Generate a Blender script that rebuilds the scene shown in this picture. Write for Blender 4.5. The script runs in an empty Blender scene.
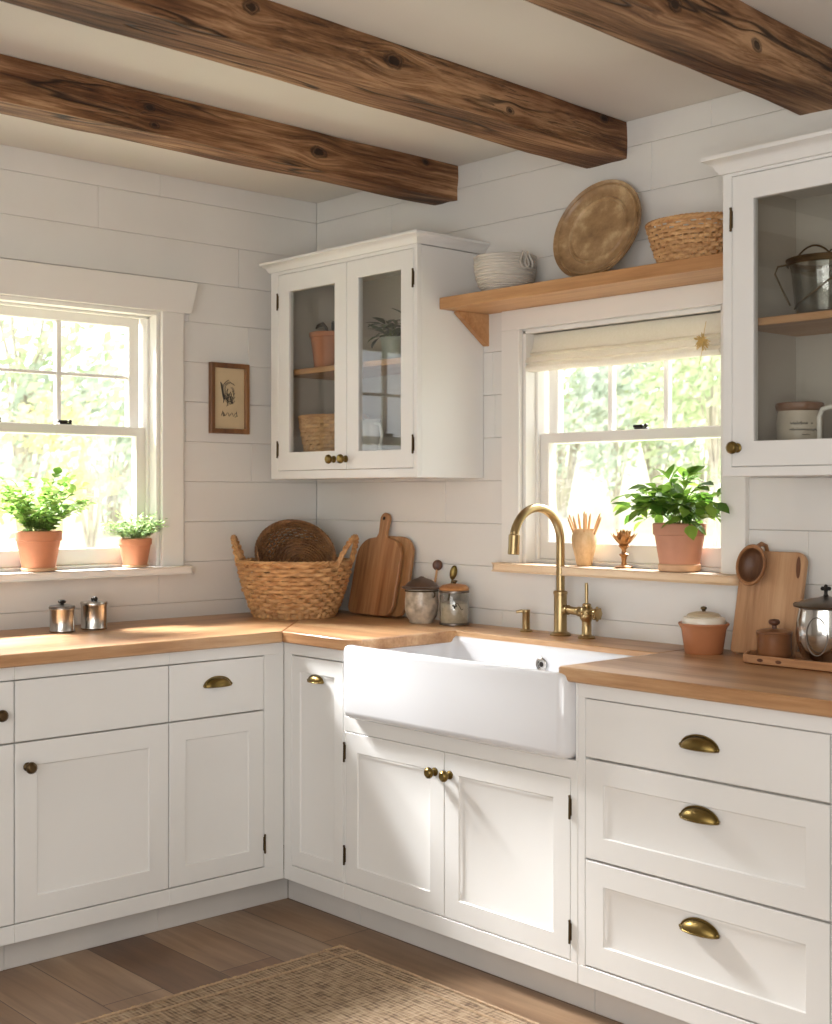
import bpy, bmesh, math, random
from mathutils import Vector, Matrix, noise
random.seed(7)
PI = math.pi
sc = bpy.context.scene
col = sc.collection

# ------------------------------------------------------------------ materials
def lin(c):
    return tuple((x/12.92 if x <= .04045 else ((x+.055)/1.055)**2.4) for x in (v/255 for v in c)) + (1,)

class NT:
    def __init__(s, name):
        s.m = bpy.data.materials.new(name); s.m.use_nodes = True
        s.t = s.m.node_tree; s.n = s.t.nodes; s.b = s.n['Principled BSDF']
    def node(s, ty, **kw):
        n = s.n.new(ty)
        for k, v in kw.items():
            if k in n.inputs: n.inputs[k].default_value = v
            else: setattr(n, k, v)
        return n
    def link(s, a, b): s.t.links.new(a, b)
    def coords(s, scale=(1,1,1), rot=(0,0,0), src='Object'):
        tc = s.node('ShaderNodeTexCoord'); mp = s.node('ShaderNodeMapping')
        mp.inputs['Scale'].default_value = scale; mp.inputs['Rotation'].default_value = rot
        s.link(tc.outputs[src], mp.inputs['Vector']); return mp.outputs[0]
    def ramp(s, fac, stops):
        r = s.node('ShaderNodeValToRGB'); e = r.color_ramp.elements
        while len(e) < len(stops): e.new(.5)
        for k, (p, c) in enumerate(stops): e[k].position = p; e[k].color = c if len(c) == 4 else lin(c)
        s.link(fac, r.inputs[0]); return r.outputs[0]
    def mix(s, fac, a, b, mode='MIX'):
        n = s.node('ShaderNodeMixRGB', blend_type=mode)
        if isinstance(fac, (int, float)): n.inputs[0].default_value = fac
        else: s.link(fac, n.inputs[0])
        for k, v in ((1, a), (2, b)):
            if isinstance(v, tuple): n.inputs[k].default_value = v
            else: s.link(v, n.inputs[k])
        return n.outputs[0]
    def math(s, op, a, b=0.0):
        n = s.node('ShaderNodeMath', operation=op)
        for k, v in ((0, a), (1, b)):
            if isinstance(v, (int, float)): n.inputs[k].default_value = v
            else: s.link(v, n.inputs[k])
        return n.outputs[0]
    def bump(s, h, strength=.2, dist=.01):
        n = s.node('ShaderNodeBump', Strength=strength, Distance=dist)
        s.link(h, n.inputs['Height']); s.link(n.outputs[0], s.b.inputs['Normal'])
    def base(s, c): s.link(c, s.b.inputs['Base Color'])

def plain(name, c, rough=.5, metal=0, var=.06, scale=6, bump=0, bscale=60, coat=0, spec=None):
    t = NT(name); v = t.coords()
    nz = t.node('ShaderNodeTexNoise', Scale=scale, Detail=4.0); t.link(v, nz.inputs['Vector'])
    d = lin(c); lo = tuple(x*(1-var) for x in d[:3])+(1,); hi = tuple(min(1, x*(1+var)) for x in d[:3])+(1,)
    t.base(t.ramp(nz.outputs[0], [(.3, lo), (.7, hi)]))
    t.b.inputs['Roughness'].default_value = rough; t.b.inputs['Metallic'].default_value = metal
    if coat: t.b.inputs['Coat Weight'].default_value = coat
    if spec is not None: t.b.inputs['Specular IOR Level'].default_value = spec
    if bump:
        n2 = t.node('ShaderNodeTexNoise', Scale=bscale, Detail=3.0); t.link(v, n2.inputs['Vector'])
        t.bump(n2.outputs[0], bump, .004)
    return t.m

def wood(name, dark, mid, light, axis='x', grain=22, stretch=.06, rough=.45, ring=.35, bump=.12, knots=0, tone=None, cracks=0):
    t = NT(name)
    i = 'xyz'.index(axis); s3 = [1,1,1]; s3[i] = stretch
    v = t.coords(tuple(s3))
    big = t.node('ShaderNodeTexNoise', Scale=grain*.35, Detail=3.0, Distortion=.6); t.link(v, big.inputs['Vector'])
    fine = t.node('ShaderNodeTexNoise', Scale=grain*3.2, Detail=6.0, Roughness=.65); t.link(v, fine.inputs['Vector'])
    f = t.math('ADD', t.math('MULTIPLY', big.outputs[0], 1-ring), t.math('MULTIPLY', fine.outputs[0], ring))
    if knots:
        kv = [knots]*3; kv[i] = knots*.55
        vo = t.node('ShaderNodeTexVoronoi', Scale=1.0, Randomness=1.0); t.link(t.coords(tuple(kv)), vo.inputs['Vector'])
        k = t.ramp(vo.outputs['Distance'], [(.0, (1,1,1,1)), (.045, (.9,.9,.9,1)), (.085, (.12,.12,.12,1)), (.2, (0,0,0,1))])
        rings = t.math('MULTIPLY', t.math('SINE', t.math('MULTIPLY', vo.outputs['Distance'], 75.0)), .10)
        fall = t.ramp(vo.outputs['Distance'], [(.04, (1,1,1,1)), (.30, (0,0,0,1))])
        f = t.math('ADD', f, t.math('MULTIPLY', rings, fall))
    c = t.ramp(f, [(.34, dark), (.5, mid), (.66, light)])
    if tone:
        pv = t.node('ShaderNodeTexNoise', Scale=tone[0], Detail=2.0); t.link(t.coords(tuple(s3)), pv.inputs['Vector'])
        c = t.mix(t.ramp(pv.outputs[0], [(.38, (0,0,0,1)), (.62, (1,1,1,1))]), t.mix(tone[2] if len(tone) > 2 else .75, c, lin(tone[1]), 'MULTIPLY'), c)
    if knots: c = t.mix(k, c, lin((34,20,12)))
    h = f
    if cracks:
        cs = [3.2*cracks]*3; cs[i] = .22*cracks
        cn = t.node('ShaderNodeTexNoise', Scale=1.0, Detail=3.5, Roughness=.55, Distortion=.35); t.link(t.coords(tuple(cs)), cn.inputs['Vector'])
        d = t.math('ABSOLUTE', t.math('SUBTRACT', cn.outputs[0], .5))
        lineM = t.ramp(d, [(.0, (1,1,1,1)), (.008, (.85,.85,.85,1)), (.02, (0,0,0,1))])
        cn2 = t.node('ShaderNodeTexNoise', Scale=2.3, Detail=1.0); t.link(t.coords((1,1,.6)), cn2.inputs['Vector'])
        lineM = t.math('MULTIPLY', lineM, t.ramp(cn2.outputs[0], [(.47, (0,0,0,1)), (.56, (1,1,1,1))]))
        c = t.mix(t.math('MULTIPLY', lineM, .85), c, lin((30,18,11)))
        h = t.math('SUBTRACT', f, t.math('MULTIPLY', lineM, 1.5))
    t.base(c); t.b.inputs['Roughness'].default_value = rough
    t.bump(h, bump, .01)
    return t.m

def glass(name, tint=(1,1,1,1), refl=1.0, rough=0.0, dirt=0.0):
    t = NT(name); t.n.remove(t.b)
    out = t.n['Material Output']
    tr = t.node('ShaderNodeBsdfTransparent', Color=tint); gl = t.node('ShaderNodeBsdfGlossy', Roughness=rough)
    lw = t.node('ShaderNodeLayerWeight')   # same reflectance from either side of a thin pane
    r5 = t.math('POWER', lw.outputs['Facing'], 5.0)
    fr = t.math('MULTIPLY', t.math('ADD', t.math('MULTIPLY', r5, .96), .04), refl)
    mx = t.node('ShaderNodeMixShader'); t.link(t.math('MINIMUM', fr, 1.0), mx.inputs[0])
    t.link(tr.outputs[0], mx.inputs[1]); t.link(gl.outputs[0], mx.inputs[2]); t.link(mx.outputs[0], out.inputs[0])
    return t.m

M = {}
M['paint'] = plain('cabinet_white_paint', (227,226,223), .42, var=.015, scale=3, bump=.03, bscale=35)
M['wallpaint'] = plain('shiplap_white_paint', (223,221,216), .6, var=.03, scale=2.5, bump=.05, bscale=25)
M['trim'] = plain('trim_white_paint', (232,229,223), .4, var=.015, scale=3)
M['ceil'] = plain('ceiling_white_paint', (226,221,213), .8, var=.02, scale=2, bump=.04, bscale=30)
M['toe'] = plain('toe_kick_paint', (205,201,196), .5, var=.03)
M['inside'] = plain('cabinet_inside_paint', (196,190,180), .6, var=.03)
M['counter_y'] = wood('oak_worktop_left', (158,116,80), (190,149,108), (210,175,136), 'y', 26, .07, .36, .45, .06, tone=(9, (226,206,188)))
M['counter_x'] = wood('oak_worktop_back', (154,112,76), (188,147,106), (211,176,136), 'x', 26, .07, .36, .45, .06, tone=(9, (216,196,178)))
M['shelfwood'] = wood('oak_shelf', (163,118,76), (193,150,105), (212,174,132), 'x', 24, .06, .5, .4, .06, tone=(6, (240,222,200)))
M['sillwood'] = wood('pale_oak_sill', (196,162,124), (217,188,153), (229,206,176), 'x', 24, .06, .5, .4, .05)
def beam_mat(name, knots, origin, seed):
    """hewn timber along y; grain bends round the knots (knots: y, z, radius, on the face at x)"""
    t = NT(name); tc = t.node('ShaderNodeTexCoord'); P = tc.outputs['Object']
    off = t.node('ShaderNodeVectorMath', operation='ADD'); t.link(P, off.inputs[0]); off.inputs[1].default_value = (0,0,0)
    V = off.outputs[0]; mask = None
    for (kx, ky, kz, r) in knots:
        sub = t.node('ShaderNodeVectorMath', operation='SUBTRACT'); t.link(P, sub.inputs[0]); sub.inputs[1].default_value = (kx-origin[0], ky-origin[1], kz-origin[2])
        sc_ = t.node('ShaderNodeVectorMath', operation='MULTIPLY'); t.link(sub.outputs[0], sc_.inputs[0]); sc_.inputs[1].default_value = (1/r*.6, .62/r, 1/r)
        ln = t.node('ShaderNodeVectorMath', operation='LENGTH'); t.link(sc_.outputs[0], ln.inputs[0]); d = ln.outputs['Value']
        fall = t.math('POWER', 2.718, t.math('MULTIPLY', t.math('MULTIPLY', d, d), -.22))
        ms = t.node('ShaderNodeVectorMath', operation='SCALE'); t.link(sub.outputs[0], ms.inputs[0]); t.link(t.math('MULTIPLY', fall, -.72), ms.inputs['Scale'])
        ad = t.node('ShaderNodeVectorMath', operation='ADD'); t.link(V, ad.inputs[0]); t.link(ms.outputs[0], ad.inputs[1]); V = ad.outputs[0]
        wob = t.node('ShaderNodeTexNoise', Scale=40.0, Detail=2.0); t.link(P, wob.inputs['Vector'])
        core = t.ramp(t.math('ADD', d, t.math('MULTIPLY', t.math('SUBTRACT', wob.outputs[0], .5), .7)), [(.45, (1,1,1,1)), (.62, (.35,.35,.35,1)), (.74, (.75,.75,.75,1)), (1.0, (0,0,0,1))])
        mask = core if mask is None else t.math('MAXIMUM', mask, core)
    def mapped(scale):
        mp = t.node('ShaderNodeMapping'); mp.inputs['Scale'].default_value = scale; mp.inputs['Location'].default_value = (seed*3.1, seed*1.7, seed*2.3)
        t.link(V, mp.inputs['Vector']); return mp.outputs[0]
    big = t.node('ShaderNodeTexNoise', Scale=1.0, Detail=3.0, Distortion=.5); t.link(mapped((13,1.5,13)), big.inputs['Vector'])
    fine = t.node('ShaderNodeTexNoise', Scale=1.0, Detail=7.0, Roughness=.7); t.link(mapped((95,3.2,95)), fine.inputs['Vector'])
    f = t.math('ADD', t.math('MULTIPLY', big.outputs[0], .42), t.math('MULTIPLY', fine.outputs[0], .58))
    c = t.ramp(f, [(.36, (72,47,30)), (.48, (136,97,64)), (.60, (192,152,114))])
    pt = t.node('ShaderNodeTexNoise', Scale=1.0, Detail=3.0); t.link(mapped((5,1.6,5)), pt.inputs['Vector'])
    c = t.mix(t.ramp(pt.outputs[0], [(.36, (0,0,0,1)), (.6, (1,1,1,1))]), t.mix(.75, c, lin((150,112,84)), 'MULTIPLY'), c)
    cn = t.node('ShaderNodeTexNoise', Scale=1.0, Detail=3.0, Roughness=.5, Distortion=.3); t.link(mapped((9,.75,9)), cn.inputs['Vector'])
    line = t.ramp(t.math('ABSOLUTE', t.math('SUBTRACT', cn.outputs[0], .5)), [(.0, (1,1,1,1)), (.006, (.9,.9,.9,1)), (.017, (0,0,0,1))])
    gate = t.node('ShaderNodeTexNoise', Scale=1.0, Detail=1.0); t.link(mapped((3.2,1.5,3.2)), gate.inputs['Vector'])
    line = t.math('MULTIPLY', line, t.ramp(gate.outputs[0], [(.50, (0,0,0,1)), (.57, (1,1,1,1))]))
    cn3 = t.node('ShaderNodeTexNoise', Scale=1.0, Detail=4.0, Roughness=.6); t.link(mapped((38,1.1,38)), cn3.inputs['Vector'])
    l3 = t.ramp(t.math('ABSOLUTE', t.math('SUBTRACT', cn3.outputs[0], .5)), [(.0, (1,1,1,1)), (.010, (.6,.6,.6,1)), (.024, (0,0,0,1))])
    g3 = t.node('ShaderNodeTexNoise', Scale=1.0, Detail=1.0); t.link(mapped((5,2.2,5)), g3.inputs['Vector'])
    l3 = t.math('MULTIPLY', t.math('MULTIPLY', l3, t.ramp(g3.outputs[0], [(.47, (0,0,0,1)), (.56, (1,1,1,1))])), .8)
    line = t.math('MAXIMUM', line, l3)
    dk = t.math('MAXIMUM', t.math('MULTIPLY', line, .9), t.math('MULTIPLY', mask, .9)) if mask else line
    c = t.mix(dk, c, lin((30,19,12)))
    t.base(c); t.b.inputs['Roughness'].default_value = .62; t.b.inputs['Specular IOR Level'].default_value = .3
    t.bump(t.math('SUBTRACT', f, t.math('MULTIPLY', dk, 1.2)), .6, .012)
    return t.m
M['board1'] = wood('walnut_board', (112,74,44), (156,110,70), (188,142,98), 'z', 28, .07, .5, .4, .06, tone=(14, (215,185,160)))
M['board1b'] = wood('acacia_board', (120,82,50), (158,114,72), (187,144,100), 'z', 28, .07, .5, .4, .06)
M['board2'] = wood('beech_board', (148,106,72), (179,136,98), (198,158,120), 'z', 30, .06, .5, .4, .05)
M['traywood'] = wood('tray_wood', (140,95,60), (178,130,90), (203,160,120), 'x', 24, .07, .5, .4, .06)
M['darkwood'] = wood('dark_wood', (60,34,22), (92,55,36), (122,80,54), 'z', 26, .1, .45, .4, .05)
M['scoop'] = wood('scoop_wood', (112,72,42), (150,104,66), (176,130,88), 'z', 26, .1, .45, .4, .05)
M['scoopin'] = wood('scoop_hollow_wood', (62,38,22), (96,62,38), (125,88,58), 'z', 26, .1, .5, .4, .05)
M['vase'] = wood('turned_pale_wood', (186,142,96), (214,176,130), (228,198,158), 'z', 26, .4, .5, .4, .05)
M['stick'] = plain('pale_stick_wood', (206,160,112), .6, var=.15)
M['lidwood'] = wood('lid_wood', (150,98,52), (186,130,78), (208,160,106), 'x', 26, .1, .45, .4, .05)
M['framewood'] = wood('frame_wood', (78,48,26), (112,74,42), (140,98,60), 'z', 26, .1, .45, .4, .05)
M['brass'] = plain('aged_brass', (168,146,106), .3, 1, var=.08, scale=14)
M['oldbrass'] = plain('antique_brass', (124,104,60), .36, 1, var=.2, scale=25)
M['copper'] = plain('copper_bronze', (158,112,66), .4, .7, var=.25, scale=30)
M['bronze'] = plain('dark_bronze', (92,76,54), .4, 1, var=.2, scale=25)
M['iron'] = plain('black_iron', (45,40,37), .5, .6, var=.15)
M['steel'] = plain('brushed_steel', (186,182,176), .22, 1, var=.06, scale=20)
M['pewter'] = plain('pewter_lid', (120,112,105), .35, 1, var=.12, scale=14)
M['silver'] = plain('polished_silver', (190,188,184), .14, 1, var=.05, scale=8, bump=.15, bscale=14)
M['sink'] = plain('fireclay_white', (224,225,228), .12, var=.008, scale=2, coat=.4)
M['terra'] = plain('terracotta', (190,126,92), .75, var=.14, scale=9, bump=.08, bscale=70)
M['terra2'] = plain('terracotta_pale', (194,138,110), .75, var=.14, scale=7, bump=.08, bscale=70)
M['saucer'] = plain('pale_clay', (205,164,128), .75, var=.08, scale=9)
M['casserole'] = plain('brown_clay', (178,118,80), .5, var=.12, scale=9, bump=.05, bscale=60)
M['brownglaze'] = plain('brown_glaze', (130,86,56), .3, var=.22, scale=14, coat=.3)
M['cream'] = plain('cream_glaze', (226,218,202), .3, var=.04, scale=9, coat=.3)
M['soil'] = plain('potting_soil', (52,38,28), .95, var=.3, scale=40, bump=.5, bscale=60)
M['white_china'] = plain('white_china', (232,230,224), .25, var=.02)
M['stone'] = plain('grey_stoneware', (196,190,180), .6, var=.1, scale=12, bump=.12, bscale=60)
M['crock'] = plain('salt_glaze_crock', (190,180,164), .4, var=.12, scale=12, bump=.05, bscale=50)
M['rimbrown'] = plain('brown_rim_glaze', (122,82,52), .35, var=.12, scale=12)
M['ink'] = plain('dark_ink', (58,52,46), .8, var=.1)
M['paper'] = plain('aged_paper', (196,176,142), .85, var=.06, scale=12)
M['palepot'] = plain('pale_green_pot', (168,178,166), .5, var=.08)
M['whitepot'] = plain('white_pot', (208,208,200), .5, var=.05)
M['linen'] = plain('linen_shade', (226,214,190), .9, var=.05, scale=20, bump=.12, bscale=220)
def linen():
    t = NT('linen_cloth'); n = t.node('ShaderNodeTexNoise', Scale=160.0, Detail=2.0); t.link(t.coords((1,.3,1)), n.inputs['Vector'])
    c = t.ramp(n.outputs[0], [(.2, (232,226,214)), (.8, (238,233,224))]); t.base(c); t.b.inputs['Roughness'].default_value = .9; t.bump(n.outputs[0], .04, .001)
    tl = t.node('ShaderNodeBsdfTranslucent'); t.link(c, tl.inputs[0]); mx = t.node('ShaderNodeMixShader'); mx.inputs[0].default_value = .35
    t.link(t.b.outputs[0], mx.inputs[1]); t.link(tl.outputs[0], mx.inputs[2]); t.link(mx.outputs[0], t.n['Material Output'].inputs[0]); return t.m
M['linen'] = linen()
M['straw'] = plain('dry_straw', (206,176,112), .8, var=.2, scale=60)
M['cloud'] = plain('mottled_ceramic', (184,170,152), .35, var=.45, scale=34, bump=.5, bscale=34, coat=.3)
M['lidbrown'] = plain('brown_pewter_lid', (108,90,80), .32, .75, var=.2, scale=20)
M['plate'] = None
def wicker(name, a, b):
    t = NT(name); v = t.coords((14,14,60))
    n = t.node('ShaderNodeTexNoise', Scale=1.6, Detail=3.0); t.link(v, n.inputs['Vector'])
    t.base(t.ramp(n.outputs[0], [(.3, a), (.7, b)])); t.b.inputs['Roughness'].default_value = .6
    n2 = t.node('ShaderNodeTexNoise', Scale=4.0, Detail=2.0); t.link(v, n2.inputs['Vector']); t.bump(n2.outputs[0], .25, .003)
    return t.m
M['wick'] = wicker('honey_wicker', (164,116,70), (214,170,118))
M['wickdark'] = wicker('brown_wicker', (98,64,36), (148,106,66))
M['wickpale'] = wicker('pale_wicker', (172,128,80), (212,172,122))
def leafmat(name, a, b, trans=.25):
    t = NT(name); oi = t.node('ShaderNodeNewGeometry')
    n = t.node('ShaderNodeTexNoise', Scale=9.0, Detail=2.0); t.link(t.coords(), n.inputs['Vector'])
    f = t.math('ADD', t.math('MULTIPLY', oi.outputs['Random Per Island'], .6), t.math('MULTIPLY', n.outputs[0], .4))
    c = t.ramp(f, [(.2, a), (.8, b)]); t.base(c); t.b.inputs['Roughness'].default_value = .45
    tl = t.node('ShaderNodeBsdfTranslucent'); t.link(c, tl.inputs[0])
    mx = t.node('ShaderNodeMixShader'); mx.inputs[0].default_value = trans
    t.link(t.b.outputs[0], mx.inputs[1]); t.link(tl.outputs[0], mx.inputs[2]); t.link(mx.outputs[0], t.n['Material Output'].inputs[0])
    return t.m
M['leaf'] = leafmat('fresh_green_leaf', (64,106,32), (150,186,80), .5)
M['herb'] = leafmat('herb_leaf', (92,136,52), (176,204,114), .5)
M['thyme'] = leafmat('grey_green_leaf', (116,148,84), (184,204,146), .45)
M['darkleaf'] = leafmat('dark_leaf', (40,58,34), (86,106,66), .15)
M['blackleaf'] = plain('dark_bean_pod', (48,40,30), .5, var=.2)
M['stem'] = plain('green_stem', (106,120,58), .6, var=.15)
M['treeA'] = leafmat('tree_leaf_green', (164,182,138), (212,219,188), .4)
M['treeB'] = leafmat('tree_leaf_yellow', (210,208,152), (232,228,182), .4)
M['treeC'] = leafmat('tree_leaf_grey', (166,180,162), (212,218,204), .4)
M['bark'] = plain('bark', (176,168,156), .9, var=.25, scale=10)
M['glass'] = glass('window_glass')
M['cabglass'] = glass('cabinet_glass', (.93,.93,.91,1), 1.3)
M['jarglass'] = glass('smoky_jar_glass', (.74,.75,.72,1), 3.0, .05)
M['caniglass'] = glass('canister_glass', (.80,.80,.77,1), 3.0, .06)
M['rug'] = None

# plate: brown with aged patina
def plate_mat():
    t = NT('aged_brown_plate')
    n = t.node('ShaderNodeTexNoise', Scale=9.0, Detail=6.0, Roughness=.65); t.link(t.coords(), n.inputs['Vector'])
    c = t.ramp(n.outputs[0], [(.28, (112,84,56)), (.5, (164,132,94)), (.72, (220,196,156))])
    t.base(c); t.b.inputs['Roughness'].default_value = .38
    t.bump(n.outputs[0], .12, .006); return t.m
M['plate'] = plate_mat()

def floor_mat():
    t = NT('wide_plank_floor')
    br = t.node('ShaderNodeTexBrick', Scale=1.0); v = t.coords((1,1,1)); t.link(v, br.inputs['Vector'])
    br.inputs['Brick Width'].default_value = 1.55; br.inputs['Row Height'].default_value = .185
    br.inputs['Mortar Size'].default_value = .0016; br.inputs['Mortar Smooth'].default_value = .2
    br.offset = .37; br.offset_frequency = 2; br.squash = 1
    br.inputs['Color1'].default_value = (0,0,0,1); br.inputs['Color2'].default_value = (1,1,1,1); br.inputs['Mortar'].default_value = (.5,.5,.5,1)
    tone = t.ramp(br.outputs['Color'], [(.0, (120,94,70)), (.3, (160,122,92)), (.55, (138,114,90)), (.8, (170,142,114)), (1., (182,162,138))])
    g = t.node('ShaderNodeTexNoise', Scale=14.0, Detail=6.0, Roughness=.6, Distortion=.4); t.link(t.coords((.12,1.6,1)), g.inputs['Vector'])
    g2 = t.node('ShaderNodeTexNoise', Scale=2.6, Detail=3.0); t.link(t.coords((.5,1.6,1)), g2.inputs['Vector'])
    c = t.mix(.55, tone, t.ramp(g.outputs[0], [(.3, (140,116,96)), (.7, (255,250,244))]), 'MULTIPLY')
    c = t.mix(.5, c, t.ramp(g2.outputs[0], [(.32, (150,110,84)), (.66, (255,252,248))]), 'MULTIPLY')
    c = t.mix(br.outputs['Fac'], c, lin((66,44,30)))
    t.base(c); t.b.inputs['Roughness'].default_value = .42
    t.bump(t.math('SUBTRACT', t.math('MULTIPLY', g.outputs[0], .25), br.outputs['Fac']), .25, .004)
    return t.m
M['floor'] = floor_mat()

def rug_mat():
    t = NT('woven_jute_rug')
    n1 = t.node('ShaderNodeTexNoise', Scale=1.0, Detail=2.0, Roughness=.5); t.link(t.coords((16,95,1)), n1.inputs['Vector'])
    n2 = t.node('ShaderNodeTexNoise', Scale=1.0, Detail=2.0, Roughness=.5); t.link(t.coords((95,20,1)), n2.inputs['Vector'])
    w = t.node('ShaderNodeTexWave', wave_type='BANDS', bands_direction='Y', Scale=26.0, Distortion=1.2, Detail=2.0); t.link(t.coords(), w.inputs['Vector'])
    f = t.math('ADD', t.math('MULTIPLY', n1.outputs[0], .5), t.math('MULTIPLY', n2.outputs[0], .5))
    f = t.math('ADD', f, t.math('MULTIPLY', t.math('SUBTRACT', w.outputs[0], .5), .10))
    c = t.ramp(f, [(.37, (104,84,64)), (.48, (150,126,100)), (.64, (174,152,126))])
    t.base(c); t.b.inputs['Roughness'].default_value = .95
    t.bump(t.math('ADD', f, t.math('MULTIPLY', w.outputs[0], .3)), .7, .008)
    return t.m
M['rug'] = rug_mat()
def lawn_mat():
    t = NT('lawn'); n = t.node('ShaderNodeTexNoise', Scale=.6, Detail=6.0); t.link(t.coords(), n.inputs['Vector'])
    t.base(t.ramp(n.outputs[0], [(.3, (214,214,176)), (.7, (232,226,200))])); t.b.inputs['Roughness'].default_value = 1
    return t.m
M['lawn'] = lawn_mat()

# ------------------------------------------------------------------ mesh builder
class MB:
    def __init__(s): s.v = []; s.f = []
    def add(s, vs, fs, X=None):
        o = len(s.v)
        s.v += [tuple(X @ Vector(p)) if X else tuple(p) for p in vs]
        s.f += [tuple(i+o for i in f) for f in fs]; return s
    def box(s, x0, x1, y0, y1, z0, z1, b=.0015, X=None):
        lo = (min(x0,x1), min(y0,y1), min(z0,z1)); hi = (max(x0,x1), max(y0,y1), max(z0,z1))
        b = min([b]+[(h-l)*.45 for l, h in zip(lo, hi)])
        if b <= 0:
            vs = [((lo,hi)[i&1][0], (lo,hi)[(i>>1)&1][1], (lo,hi)[(i>>2)&1][2]) for i in range(8)]
            return s.add(vs, [(0,2,3,1),(4,5,7,6),(0,1,5,4),(2,6,7,3),(0,4,6,2),(1,3,7,5)], X)
        vs = []; ix = {}
        for i in range(8):
            sg = (i&1, (i>>1)&1, (i>>2)&1)
            for a in range(3):   # a: axis on whose face this vertex lies
                p = [(hi[k] if sg[k] else lo[k]) for k in range(3)]
                for k in range(3):
                    if k != a: p[k] += -b if sg[k] else b
                ix[(i, a)] = len(vs); vs.append(p)
        fs = []
        for a in range(3):
            o1, o2 = [k for k in range(3) if k != a]
            for side in (0, 1):
                c = [(side << a)|(u << o1)|(w << o2) for u, w in ((0,0),(1,0),(1,1),(0,1))]
                fs.append([ix[(k, a)] for k in c])
            for u in (0, 1):
                for w in (0, 1):
                    i0 = (u << o1)|(w << o2); i1 = i0|(1 << a)
                    fs.append([ix[(i0, o1)], ix[(i1, o1)], ix[(i1, o2)], ix[(i0, o2)]])
        for i in range(8): fs.append([ix[(i, 0)], ix[(i, 1)], ix[(i, 2)]])
        return s.add(vs, fs, X)
    def loft(s, loops, cap0=True, cap1=True, X=None, closed=True):
        n = len(loops[0]); vs = [p for L in loops for p in L]; fs = []
        for k in range(len(loops)-1):
            for i in range(n if closed else n-1):
                j = (i+1) % n
                fs.append((k*n+i, k*n+j, (k+1)*n+j, (k+1)*n+i))
        if cap0: fs.append(tuple(range(n))[::-1])
        if cap1: fs.append(tuple((len(loops)-1)*n+i for i in range(n)))
        return s.add(vs, fs, X)
    def lathe(s, prof, n=32, X=None, cap0=True, cap1=True, sx=1, sy=1):
        loops = [[(r*math.cos(2*PI*i/n)*sx, r*math.sin(2*PI*i/n)*sy, z) for i in range(n)] for r, z in prof]
        return s.loft(loops, cap0, cap1, X)
    def tube(s, path, r, n=8, closed=False, X=None, cap=True):
        P = [Vector(p) for p in path]; m = len(P); R = r if isinstance(r, (list, tuple)) else [r]*m
        up = None; loops = []
        for k in range(m):
            a = P[(k-1) % m] if (closed or k > 0) else P[k]; b = P[(k+1) % m] if (closed or k < m-1) else P[k]
            t = (b-a); t = t.normalized() if t.length > 1e-9 else Vector((0,0,1))
            if up is None:
                up = Vector((0,0,1)) if abs(t.z) < .9 else Vector((1,0,0))
            u = up - t*up.dot(t)
            if u.length < 1e-6: u = t.orthogonal()
            u.normalize(); w = t.cross(u); up = u
            loops.append([tuple(P[k]+(u*math.cos(2*PI*i/n)+w*math.sin(2*PI*i/n))*R[k]) for i in range(n)])
        if closed: loops.append(loops[0])
        return s.loft(loops, cap and not closed, cap and not closed, X)
    def sphere(s, c, r, n=12, sx=1, sy=1, sz=1, X=None):
        pr = [(max(1e-5, math.sin(PI*k/n)), -math.cos(PI*k/n)) for k in range(n+1)]
        loops = [[(c[0]+r*sx*a*math.cos(2*PI*i/(2*n)), c[1]+r*sy*a*math.sin(2*PI*i/(2*n)), c[2]+r*sz*z) for i in range(2*n)] for a, z in pr]
        return s.loft(loops, True, True, X)
    def prism(s, pts, z0, z1, b=.002, X=None):
        # pts CCW in xy; chamfered top and bottom
        def inset(d):
            n = len(pts); out = []
            for i in range(n):
                p0, p, p1 = Vector(pts[i-1]), Vector(pts[i]), Vector(pts[(i+1) % n])
                e0 = (p-p0).normalized(); e1 = (p1-p).normalized()
                n0 = Vector((-e0.y, e0.x)); n1 = Vector((-e1.y, e1.x)); m = (n0+n1); m.normalize()
                k = d/max(.35, m.dot(n0)); out.append(p+m*k)
            return out
        I = inset(b)
        L = [[(p[0],p[1],z0) for p in I], [(p[0],p[1],z0+b) for p in pts], [(p[0],p[1],z1-b) for p in pts], [(p[0],p[1],z1) for p in I]]
        return s.loft(L, True, True, X)
    def build(s, name, mat, parent=None, loc=None, smooth=35, fix=True):
        me = bpy.data.meshes.new(name); me.from_pydata(s.v, [], s.f); me.update()
        if fix:
            bm = bmesh.new(); bm.from_mesh(me); bmesh.ops.recalc_face_normals(bm, faces=bm.faces); bm.to_mesh(me); bm.free()
        if smooth is not None:
            me.polygons.foreach_set('use_smooth', [True]*len(me.polygons)); me.set_sharp_from_angle(angle=math.radians(smooth))
        for m in (mat if isinstance(mat, list) else [mat]): me.materials.append(m)
        o = bpy.data.objects.new(name, me); col.objects.link(o)
        if parent: o.parent = parent
        if loc: o.location = loc
        return o

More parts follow.
